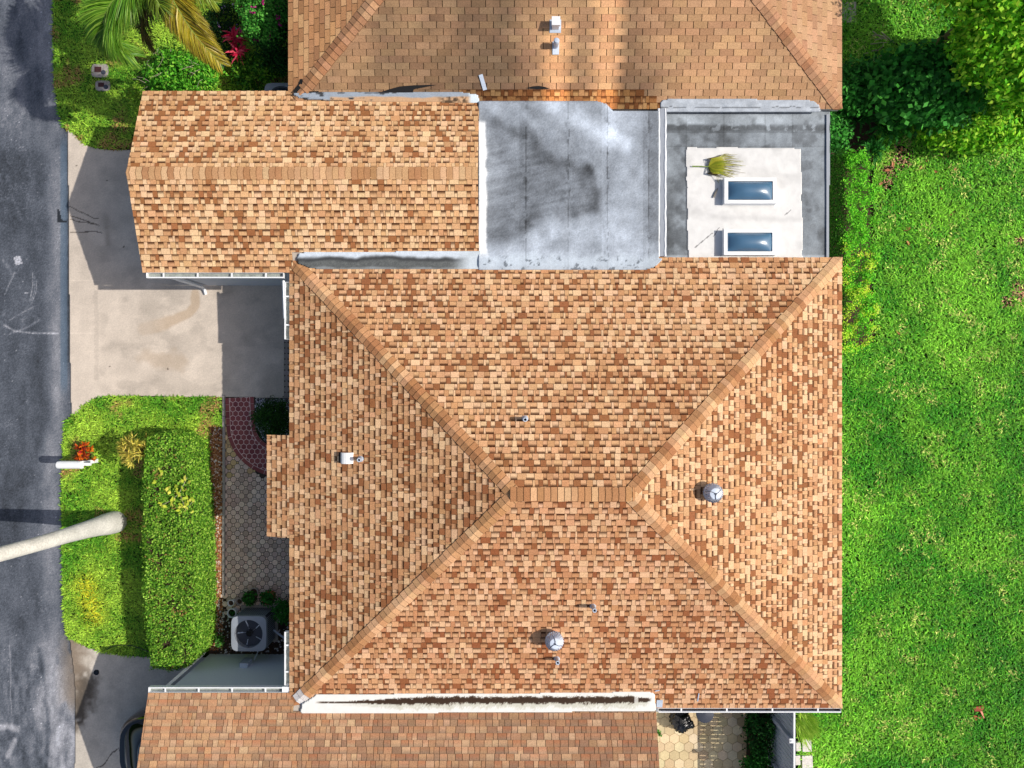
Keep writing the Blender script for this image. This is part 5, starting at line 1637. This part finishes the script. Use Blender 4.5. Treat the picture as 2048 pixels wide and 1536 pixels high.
# ================================================================== SMALL THINGS, WEST SIDE
# mailbox
x, y = at(139, 930, 1.1)
root = thing('mailbox', (x + 0.1, y, 0), 'white arched mailbox on a post between the road and the orange croton', 'mailbox')
m = MB(); pr = [(-0.095, 0.98), (-0.095, 1.09)] + [(0.095 * math.cos(math.pi - k * math.pi / 10), 1.09 + 0.075 * math.sin(k * math.pi / 10)) for k in range(1, 10)] + [(0.095, 1.09), (0.095, 0.98)]
for (a, za), (b, zb) in zip(pr, pr[1:] + pr[:1]): m.poly([(x - 0.29, y + a, za), (x + 0.29, y + a, za), (x + 0.29, y + b, zb), (x - 0.29, y + b, zb)][::-1])
m.poly([(x + 0.29, y + a, z) for a, z in pr][::-1]); m.poly([(x - 0.29, y + a, z) for a, z in pr])
box = m.build('box', 'white', root)
m = MB()
m.poly([(x - 0.31, y + a * 0.96, z) for a, z in pr])
for (a, za), (b, zb) in zip(pr, pr[1:] + pr[:1]): m.poly([(x - 0.31, y + a * .96, za), (x - 0.291, y + a, za), (x - 0.291, y + b, zb), (x - 0.31, y + b * .96, zb)][::-1])
dr = m.build('door', 'white', root)
m = MB(); m.tube([(x - 0.31, y, 1.10), (x - 0.335, y, 1.10)], 0.012, 8); m.build('handle', 'steel', dr)
m = MB(); m.box(x + 0.02, x + 0.12, y - 0.05, y + 0.05, 0, 0.98); m.box(x - 0.2, x + 0.42, y - 0.035, y + 0.035, 0.86, 0.94)
m.obox((x + 0.27, y + 0.04, 0.72), (0.16, 0.02, 0.14), (0, 0.025, 0), (-0.02, 0, 0.025)); m.build('post', 'white', root)
# meter boxes
for (px, py, wx_, wy_, lab) in ((202, 143, 0.46, 0.36, 'larger concrete meter box with a dark red lid set in the shaded grass'), (208, 173, 0.40, 0.28, 'smaller concrete meter box with a dark red lid below the larger one')):
    x, y = at(px, py)
    root = thing('meter_box', (x, y, 0), lab, 'meter box', 'meter boxes in the grass')
    m = MB(); pl = []
    for k in range(24):
        a = 2 * math.pi * k / 24; pl.append((x + wx_ / 2 * math.copysign(abs(math.cos(a)) ** 0.45, math.cos(a)), y + wy_ / 2 * math.copysign(abs(math.sin(a)) ** 0.45, math.sin(a))))
    m.prism(pl, 0, 0.06); m.build('collar', 'concrete', root)
    m = MB(); m.box(x - wx_ * 0.30, x + wx_ * 0.10, y - wy_ * 0.12, y + wy_ * 0.28, 0.058, 0.068); m.build('lid', 'lid', root)
    m = MB(); m.lathe((x + wx_ * 0.22, y - wy_ * 0.14, 0.056), [(0.062, 0), (0.062, 0.014), (0.001, 0.016)], 18); m.build('round_lid', 'ac_dark', root)
# hose across the grass
m = MB(); hp = [(213, 1300), (222, 1293), (240, 1290), (262, 1291), (280, 1297), (300, 1306)]
m.tube([(*at(*p, 0.09), 0.085 + 0.02 * math.sin(i)) for i, p in enumerate(hp)], 0.011, 7)
tag(m.build('garden_hose', 'black', loc=(*at(245, 1295), 0)), 'black garden hose arching over grass between the hedge and the shaded drive', 'hose')


# ------------------------------------------------------------------ air conditioners
def air_con(c, s, h, label, side_mat, top_mat, name='air_conditioner'):
    x, y = c
    root = thing(name, (x, y, 0), label, 'air conditioner')
    m = MB(); r = 0.10

    def rr_(a, q):
        P = []
        for cx_, cy_, a0 in ((a - q, a - q, 0), (-a + q, a - q, 90), (-a + q, -a + q, 180), (a - q, -a + q, 270)):
            for k in range(6): t = R(a0 + 18 * k); P.append((x + cx_ + q * math.cos(t), y + cy_ + q * math.sin(t)))
        return P
    m.prism([(a, b) for a, b in rr_(s * 0.93, r)], 0.05, h - 0.12); m.build('cabinet', side_mat, root)
    m = MB()
    for k in range(15):
        t = -0.8 + 1.6 * k / 14
        for u, v in (((1, 0), (0, 1)), ((-1, 0), (0, 1)), ((0, 1), (1, 0)), ((0, -1), (1, 0))):
            cx_, cy_ = x + u[0] * s * 0.945 + v[0] * s * t, y + u[1] * s * 0.945 + v[1] * s * t
            m.obox((cx_, cy_, h * 0.47), (u[0] * 0.014 + v[0] * 0.012, u[1] * 0.014 + v[1] * 0.012, 0), (v[0] * 0.012, v[1] * 0.012, 0), (0, 0, h * 0.36))
    m.build('louvres', 'ac_dark' if side_mat != 'ac_dark' else 'ac_grey', root)
    n = 48; ro = s * 0.80
    ang = [2 * math.pi * k / n for k in range(n)]
    outer = [(x + s * math.copysign(abs(math.cos(t)) ** 0.32, math.cos(t)), y + s * math.copysign(abs(math.sin(t)) ** 0.32, math.sin(t))) for t in ang]
    inner = [(x + ro * math.cos(t), y + ro * math.sin(t)) for t in ang]
    m = MB()
    for i in range(n):
        j = (i + 1) % n
        m.poly([(*outer[i], h - 0.015), (*outer[j], h - 0.015), (*inner[j], h), (*inner[i], h)])
        m.poly([(*outer[i], h - 0.12), (*outer[j], h - 0.12), (*outer[j], h - 0.015), (*outer[i], h - 0.015)])
    for k in range(48):
        a, b = 2 * math.pi * k / 48, 2 * math.pi * (k + 1) / 48
        m.poly([(x + ro * math.cos(a), y + ro * math.sin(a), h), (x + ro * math.cos(b), y + ro * math.sin(b), h), (x + ro * .97 * math.cos(b), y + ro * .97 * math.sin(b), h - 0.22), (x + ro * .97 * math.cos(a), y + ro * .97 * math.sin(a), h - 0.22)])
    m.build('top_panel', top_mat, root)
    m = MB(); m.lathe((x, y, h - 0.24), [(ro * 0.97, 0), (0.001, 0)], 32); m.build('fan_well', 'dark', root)
    m = MB()
    for k in range(5):
        a = 2 * math.pi * k / 5 + 0.3
        P = []
        for (q, w_, z) in ((0.18, 0.30, 0), (0.55, 0.50, 0.0), (0.92, 0.55, 0)):
            P.append([(x + ro * q * math.cos(a - w_ / 1.3), y + ro * q * math.sin(a - w_ / 1.3), h - 0.17), (x + ro * q * math.cos(a + w_ / 1.3), y + ro * q * math.sin(a + w_ / 1.3), h - 0.11)])
        for A, B in zip(P[:-1], P[1:]): m.poly([A[0], B[0], B[1], A[1]])
    fan = m.build('fan', 'steel', root)
    m = MB(); m.lathe((x, y, h - 0.15), [(ro * 0.24, 0), (ro * 0.24, 0.09), (ro * 0.18, 0.11), (0.001, 0.11)], 24); m.build('hub', 'dark', fan)
    m = MB()
    for k in range(8):
        t = ro * (0.28 + 0.72 * k / 7) - 0.006
        pts = [(x + t * math.cos(2 * math.pi * q / 40), y + t * math.sin(2 * math.pi * q / 40), h - 0.006 + 0.012 * (1 - k / 7)) for q in range(41)]
        m.tube(pts, 0.003, 4, cap=False)
    for k in range(4):
        a = math.pi / 2 * k; m.tube([(x + ro * 0.2 * math.cos(a), y + ro * 0.2 * math.sin(a), h + 0.004), (x + ro * math.cos(a), y + ro * math.sin(a), h - 0.006)], 0.005, 5)
    m.build('fan_guard', 'ac_dark', root)
    m = MB(); m.box(x - s - 0.04, x + s + 0.04, y - s - 0.04, y + s + 0.04, 0.0, 0.06); m.build('pad', 'concrete', root)
    return root


c = at(497, 1268, 0.85)
ac = air_con(c, 0.455, 0.85, 'grey air conditioner with a round top fan beside the hedge and flower pots', 'ac_dark', 'ac_grey')
m = MB(); m.tube([(c[0] + 0.46, c[1] - 0.10, 0.28), (c[0] + 0.62, c[1] - 0.20, 0.32), (c[0] + 0.95, c[1] - 0.45, 0.30), (c[0] + 1.5, c[1] - 0.45, 0.30)], 0.028, 8); m.tube([(c[0] - 0.02, c[1] - 0.46, 0.4), (c[0] + 0.1, -7.1, 0.45), (c[0] + 0.05, -7.25, 0.6)], 0.013, 6); m.build('pipe', 'lead', ac)
air_con(at(562, 199, 0.75), 0.44, 0.75, 'grey air conditioner half hidden under the neighbouring eave', 'ac_dark', 'ac_grey')


# ------------------------------------------------------------------ pots
def pot(px, py, r, h, mat, label, plant=None, soil_h=0.8, stand=0.03):
    x, y = at(px, py, h)
    root = thing('flower_pot', (x, y, stand), label, 'flower pot', 'pots by the air conditioner')
    m = MB(); m.lathe((x, y, stand), [(0.001, 0.0), (r * 0.68, 0), (r * 0.95, h * 0.86), (r * 1.04, h * 0.87), (r * 1.04, h), (r * 0.90, h), (r * 0.82, h * soil_h)], 24); m.build('pot', mat, root, smooth=True)
    m = MB(); m.lathe((x, y, stand + h * soil_h - 0.004), [(r * 0.83, 0), (0.001, 0.004)], 20); m.build('soil', 'soil', root)
    if plant:
        cols, n, rad, lf = plant
        d = rng.normal(size=(n, 3)); d /= np.linalg.norm(d, axis=1, keepdims=True); d[:, 2] = np.abs(d[:, 2])
        P = np.array([x, y, stand + h * soil_h]) + d * rad * rng.uniform(0.3, 1.0, (n, 1)) ** 0.6
        leaf_mesh('plant', [leaf_arrays(P, d + rng.normal(size=d.shape) * 0.5, lf, lf * 0.45, pick(cols, n))], parent=root)
    return root


PG = [(44, 104, 38), (58, 126, 44), (34, 82, 30)]
pot(462, 1206, 0.085, 0.22, 'white', 'smallest white-rimmed empty pot at the left of the group')
pot(464, 1226, 0.12, 0.26, 'white', 'white-rimmed pot with a small plant just left of the air conditioner', (PG, 60, 0.09, 0.06))
pot(479, 1203, 0.085, 0.30, 'concrete', 'grey stone pot between the white pots and the green pot')
pot(500, 1196, 0.17, 0.30, 'soil', 'dark brown pot with a green plant above the air conditioner', (PG, 240, 0.22, 0.09))
pot(536, 1196, 0.17, 0.32, 'terracotta', 'terracotta pot under the leafy plant above the air conditioner', (PG, 260, 0.24, 0.09))
pot(508, 1184, 0.11, 0.20, 'concrete', 'pale grey pot behind the dark brown pot on the pavers')
x, y = at(564, 1224, 0.5)
bush('shrub', (x, y, 0.40), (0.28, 0.26, 0.30), 'small green shrub between the air conditioner and the house wall', PG, (0.07, 0.035), 40, 26, 0.07, cat='shrub')
x, y = at(436, 1285, 0.3)
bush('plant', (x, y, 0.20), (0.10, 0.16, 0.16), 'small leafy plant in dark mulch beside the lower end of the hedge', [(90, 150, 60), (60, 110, 44)], (0.06, 0.035), 12, 14, 0.04, cat='plant')

# ------------------------------------------------------------------ car under the south garage
def car(cx, cy, ln, wd, label):
    root = thing('parked_car', (cx, cy, 0.0), label, 'car')
    n = 56

    def outline(l, w, ex, dx=0):
        P = []
        for k in range(n):
            a = 2 * math.pi * k / n; c_, s_ = math.cos(a), math.sin(a)
            P.append((cx + dx + l / 2 * math.copysign(abs(c_) ** (2 / ex), c_), cy + w / 2 * math.copysign(abs(s_) ** (2 / ex), s_)))
        return P

    def loft(rings, mat, name, par, close=True):
        V = []; Fc = []
        for P, z in rings: V += [(a, b, z if not callable(z) else z(a)) for a, b in P]
        for i in range(len(rings) - 1):
            for k in range(n): Fc.append((i * n + k, i * n + (k + 1) % n, (i + 1) * n + (k + 1) % n, (i + 1) * n + k))
        if close: Fc.append(tuple((len(rings) - 1) * n + k for k in range(n)))
        o = link_mesh(name, V, Fc, mat, par, smooth=True); o.data.set_sharp_from_angle(angle=R(38)); return o
    hood = lambda z: (lambda a: z - 0.18 * ss(cx + ln * 0.12, cx + ln * 0.5, a))
    body = loft([(outline(ln * .93, wd * .92, 4.5), 0.24), (outline(ln * .99, wd * .99, 4.2), 0.36), (outline(ln, wd, 4.0), 0.60), (outline(ln * .985, wd * .98, 4.0), hood(0.86)), (outline(ln * .95, wd * .93, 3.8), hood(0.98)), (outline(ln * .88, wd * .84, 3.8), hood(1.01))], 'carpaint', 'body', root)
    loft([(outline(ln * .70, wd * .90, 3.6, -ln * .10), 0.985), (outline(ln * .66, wd * .84, 3.6, -ln * .09), 1.12), (outline(ln * .56, wd * .74, 3.4, -ln * .07), 1.36), (outline(ln * .52, wd * .70, 3.4, -ln * .06), 1.40)], 'glass', 'window', root)
    loft([(outline(ln * .535, wd * .72, 3.4, -ln * .06), 1.395), (outline(ln * .50, wd * .66, 3.2, -ln * .06), 1.44), (outline(ln * .36, wd * .44, 3.0, -ln * .06), 1.455)], 'carpaint', 'roof_panel', root)
    for sx in (-0.31, 0.31):
        for sy in (-1, 1):
            m = MB(); a = cx + sx * ln; b = cy + sy * (wd / 2 - 0.12)
            m.tube([(a, b - 0.10, 0.33), (a, b + 0.10, 0.33)], 0.33, 24); wh = m.build('wheel', 'black', root, smooth=True)
            m = MB(); m.tube([(a, b + sy * 0.09, 0.33), (a, b + sy * 0.112, 0.33)], 0.21, 18); m.build('rim', 'steel', wh)
    for sy in (-1, 1):
        m = MB(); m.obox((cx - ln * 0.468, cy + sy * wd * 0.2, 0.80), (0.05, 0.0, 0.0), (0.0, 0.16, 0), (0, 0, 0.055)); m.build('tail_light', 'lid', root)
        m = MB(); m.obox((cx + ln * 0.10, cy + sy * (wd / 2 + 0.07), 1.0), (0.06, 0, 0), (0, 0.09, 0), (0, 0, 0.06)); m.build('mirror', 'carpaint', root)
    m = MB(); m.obox((cx - ln * 0.497, cy, 0.45), (0.02, 0, 0), (0, wd * 0.2, 0), (0, 0, 0.03)); m.build('bumper_strip', 'steel', root)
    return root


car(-7.92, -9.44, 4.6, 1.92, 'black car with its rear end sticking out of the lower left garage')

# ================================================================== SOUTH-EAST YARD
m = MB(); m.prism([at(*p) for p in [(1290, 1395), (1545, 1395), (1545, 1660), (1290, 1660)]], -0.02, 0.016); struct(m.build('patio', 'joint_tan'))
m = MB(); hw = 0.262; y = at(0, 1660)[1]; r = 0
while y < at(0, 1400)[1]:
    x = at(1300, 0)[0] + (hw / 2 if r % 2 else 0)
    while x < at(1500, 0)[0]:
        px = 1024 + x * F / CAM_H
        t = ss(1470, 1500, px)
        c = mixc(jit(rnd.choice([L(216, 196, 158), L(208, 188, 150), L(222, 204, 170), L(202, 180, 142)]), 0.05), L(120, 98, 70), t * rnd.uniform(0.3, 0.9))
        m.prism(hexagon(x, y, hw / math.sqrt(3) - 0.006), 0.01, 0.034 + rnd.uniform(0, 0.005), c)
        x += hw
    y += hw * 0.866; r += 1
struct(m.build('patio_pavers', 'paver'))
m = MB(); m.prism([at(*p) for p in [(1494, 1400), (1545, 1400), (1545, 1660), (1488, 1660)]], 0.0, 0.045); struct(m.build('soil_bed', 'soil'))
# fence
FX = 6.93
root = thing('fence', (FX, -9.5, 0), 'grey board fence with square posts at the corner of the house', 'fence')
m = MB(); y = HS + 0.3; k = 0
while y > -12.4:
    if abs(y - 0.0575 + 8.74) > 0.0: m.box(FX - 0.009, FX + 0.009, y - 0.095, y, 0.06, 1.80)
    y -= 0.116
m.build('boards', 'fence', root)
for z in (0.22, 0.92, 1.60):
    m = MB(); m.box(FX + 0.014, FX + 0.055, -12.4, HS + 0.3, z - 0.045, z + 0.045); m.build('rail', 'fence', root)
m = MB(); m.box(FX - 0.022, FX + 0.022, -12.4, HS + 0.3, 1.802, 1.825); m.build('top_trim', 'white', root)
for y in (-8.74, -9.98, -11.2):
    m = MB(); m.box(FX - 0.125, FX - 0.025, y - 0.05, y + 0.05, 0, 1.84); p = m.build('post', 'fence', root)
    m = MB(); m.box(FX - 0.132, FX - 0.018, y - 0.057, y + 0.057, 1.842, 1.862); m.box(FX - 0.10, FX - 0.05, y - 0.025, y + 0.025, 1.862, 1.88); m.build('post_cap', 'white', p)
# planting along its foot
bush('shrub', (6.55, -9.1, 0.42), (0.30, 0.85, 0.42), 'dark shrub growing along the foot of the grey fence', [(30, 78, 28), (40, 96, 34), (22, 58, 22)], (0.09, 0.05), 80, 30, 0.10, cat='shrub')
bush('shrub', (6.5, -10.3, 0.5), (0.32, 0.6, 0.48), 'green leafy shrub by the fence at the lower frame edge', [(36, 92, 30), (48, 116, 38)], (0.09, 0.05), 60, 30, 0.10, cat='shrub')
# tall grass tuft outside the fence
x, y = at(1606, 1446)
n = 620
a = rng.normal(-0.9, 0.55, n); el = rng.uniform(0.25, 1.0, n); ln = rng.uniform(0.25, 0.55, n)
b = np.stack([x + rng.normal(0, 0.09, n) - 0.05, y + rng.normal(0, 0.14, n) + 0.1, np.full(n, 0.03)], 1)
d = np.stack([np.cos(a) * np.cos(el), np.sin(a) * np.cos(el), np.sin(el)], 1)
root = thing('ornamental_grass', (x, y, 0), 'tuft of long lime-green grass outside the fence below the roof corner', 'grass tuft')
leaf_mesh('blades', [leaf_arrays(b + d * ln[:, None] * 0.5, np.cross(d, np.stack([-np.sin(a), np.cos(a), 0 * a], 1)) * -1 + 1e-3, 0.42, 0.02, pick([(176, 214, 74), (200, 228, 100), (144, 190, 60)], n), droop=0.2, tdir=d)], parent=root)
# stepping blocks
for (px, py, wx_, wy_, lab) in ((1611, 1487, 0.25, 0.36, 'upper of the two large pale stepping blocks outside the fence'), (1612, 1520, 0.29, 0.34, 'lower of the two large pale stepping blocks outside the fence'),
                                (1594, 1490, 0.13, 0.24, 'narrow upper stepping block tight against the fence'), (1593, 1517, 0.14, 0.26, 'narrow lower stepping block tight against the fence')):
    x, y = at(px, py); m = MB()
    m.prism([(x - wx_ / 2 + 0.01, y - wy_ / 2), (x + wx_ / 2, y - wy_ / 2 + 0.015), (x + wx_ / 2 - 0.012, y + wy_ / 2), (x - wx_ / 2, y + wy_ / 2 - 0.01)], 0, 0.10)
    tag(m.build('stepping_block', 'stone', loc=(x, y, 0)), lab, 'block', 'stepping blocks by the fence')


# garbage bag
def lump(name, c, rad, seed, mat, parent=None, amp=0.22, n=64, twist=0.0):
    th, ph = np.meshgrid(np.linspace(0, math.pi, n // 2), np.linspace(0, 2 * math.pi, n, endpoint=False), indexing='ij')
    d = np.stack([np.sin(th) * np.cos(ph), np.sin(th) * np.sin(ph), np.cos(th)], -1)
    q = 1 + amp * (fbm(d[..., 0] * 2.2 + d[..., 2] * 1.7 + 9, d[..., 1] * 2.2 - d[..., 2] * 1.3 + 9, seed, 3) - 0.5) * 2
    rid = np.abs(fbm(d[..., 0] * 3.5 + d[..., 2] * 2.9 + 5, d[..., 1] * 3.5 + d[..., 2] * 2.1 + 5, seed + 3, 2) - 0.5)
    q += 0.16 * ss(0.08, 0.0, rid)
    P = np.array(c) + d * np.array(rad) * q[..., None]
    P[..., 2] = np.maximum(P[..., 2], 0.04)
    i = np.arange((n // 2) * n).reshape(n // 2, n); j = np.roll(i, -1, axis=1)
    f = np.stack([i[:-1], i[1:], j[1:], j[:-1]], -1).reshape(-1, 4)
    return link_mesh(name, P.reshape(-1, 3), f, mat, parent, smooth=True)


x, y = at(1364, 1447, 0.35)
root = thing('garbage_bag', (x, y, 0), 'shiny black garbage bag on the sunny hexagon pavers', 'garbage bag')
lump('bag', (x, y + 0.03, 0.24), (0.27, 0.27, 0.26), 5, 'black', root)
lump('knot', (x + 0.20, y - 0.02, 0.36), (0.11, 0.10, 0.09), 9, 'black', root, 0.35, 32)
x, y = at(1411, 1430, 0.75)
root = thing('round_bin', (x, y, 0), 'dark blue-grey round bin half hidden below the house gutter', 'bin')
m = MB(); m.lathe((x, y, 0.03), [(0.001, 0), (0.17, 0), (0.215, 0.66)], 28); m.build('bin_body', 'ac_dark', root, smooth=True)
m = MB(); m.lathe((x, y, 0.03), [(0.23, 0.645), (0.23, 0.68), (0.18, 0.71), (0.001, 0.72)], 28); m.build('bin_lid', 'ac_dark', root, smooth=True)
x, y = at(1316, 1464)
bush('weed', (x + 0.03, y, 0.08), (0.05, 0.10, 0.09), 'tiny green weed on the pavers at the garage edge', [(80, 140, 50)], (0.05, 0.03), 6, 8, 0.02, cat='plant', stems=2)

# ================================================================== ON THE FLAT ROOF
zr = ZR + 0.03
x, y = at(1414, 334, zr)
root = thing('palm_leaf', (x, y, zr), 'fallen yellow-green fan palm leaf lying on the white roof patch by the upper skylight', 'palm leaf')
m = MB(); m.tube([(*at(1384, 333, zr), zr + 0.02), (*at(1400, 333.5, zr), zr + 0.035), (x + 0.03, y - 0.01, zr + 0.05)], [0.014, 0.012, 0.010], 7); m.build('stalk', 'palm_leaf_green', root)
V = []; Fc = []; C = []
ns = 46
for k in range(ns):
    t = k / (ns - 1) * 2 - 1; a = t * 1.75
    fold = 0.10 * (1 - abs(t)) ** 0.5
    hub = np.array([x + 0.02, y, zr + 0.04])
    r1 = 0.36 - 0.06 * abs(t); bend = 0.62
    p1 = hub + np.array([math.cos(a) * 0.16 * (1.1 if abs(t) < .6 else 1), math.sin(a) * 0.17, 0.02 + fold * 0.5])
    p2 = hub + np.array([math.cos(a) * r1 * 0.62 + 0.16 * abs(t) + 0.05, math.sin(a * 0.86) * 0.22, 0.02 + fold])
    ext = rng.uniform(0.25, 0.62) * (1.0 if abs(t) < 0.6 else 0.8); dy = math.sin(a * 0.8) * rng.uniform(0.02, 0.14) + rng.normal(0, 0.02)
    if t < -0.72: ext *= 0.2; dy = -0.16 + rng.normal(0, 0.03)
    p3 = p2 + np.array([ext * 0.5, dy * 0.7, -0.03]); p4 = p2 + np.array([ext, dy, max(zr + 0.012 - p2[2], -0.12)])
    yel = pick([(168, 172, 44), (188, 188, 58), (146, 158, 40)], 1)[0] if abs(t) < 0.72 else pick([(110, 96, 50), (84, 74, 44)], 1)[0]
    dk = pick([(120, 116, 50), (96, 82, 46), (150, 146, 60)], 1)[0]
    b = len(V)
    for p, h, c in ((hub, 0.003, yel), (p1, 0.014, yel), (p2, 0.014 if abs(t) < 0.72 else 0.006, yel), (p3, 0.006, dk), (p4, 0.002, dk)):
        V += [p + np.array([0, h, 0.004]), p - np.array([0, h, 0.0])]; C += [c, c * 0.9]
    for j in range(4): Fc.append([b + 2 * j, b + 2 * j + 1, b + 2 * j + 3, b + 2 * j + 2])
link_mesh('leaf_blades', np.array(V), np.array(Fc), 'palm_leaf', root, vcol=np.array(C))
x, y = at(1430, 385, zr)
m = MB(); P = [(1436, 375), (1433, 379), (1428, 386), (1425, 395), (1429, 396), (1432, 388), (1435, 381)]
m.poly([(*at(a, b, zr), zr + 0.012 + 0.01 * (i % 2)) for i, (a, b) in enumerate(P)][::-1], L(108, 104, 98))
tag(m.build('fallen_leaf', 'solid', loc=(x, y, zr)), 'curved grey dead leaf on the white roof patch left of the upper skylight', 'leaf')

# ================================================================== CAMERA, LIGHT, SKY
cam = bpy.data.cameras.new('camera'); co = bpy.data.objects.new('camera', cam); COL.objects.link(co)
co.location = (0, 0, CAM_H); co.rotation_euler = (0, 0, 0)
cam.sensor_width = 36; cam.lens = 36 * F / 2048; cam.clip_end = 1000; cam.clip_start = 0.1
scene.camera = co
EL, AZ = R(43.5), R(-1.2)                     # sun to the east, a touch south
sv = Vector((math.cos(EL) * math.cos(AZ), math.cos(EL) * math.sin(AZ), math.sin(EL)))
sun = bpy.data.lights.new('sun', 'SUN'); sun.energy = 4.15; sun.angle = R(0.5); sun.color = (1.0, 0.945, 0.86)
so = bpy.data.objects.new('sun', sun); COL.objects.link(so); so.rotation_euler = sv.to_track_quat('Z', 'Y').to_euler(); so.location = (20, 0, 25)
wd = bpy.data.worlds.new('World'); scene.world = wd; wd.use_nodes = True
nt = wd.node_tree; bg = nt.nodes['Background']; sky = nt.nodes.new('ShaderNodeTexSky')
sky.sky_type = 'NISHITA'; sky.sun_disc = False; sky.sun_elevation = EL; sky.sun_rotation = R(90) - AZ
nt.links.new(sky.outputs[0], bg.inputs[0]); sky.dust_density = 3.0; sky.ozone_density = 0.6; bg.inputs[1].default_value = 0.108
scene.view_settings.view_transform = 'Standard'; scene.view_settings.look = 'None'
scene.view_settings.gamma = 1; scene.view_settings.exposure = 0.0
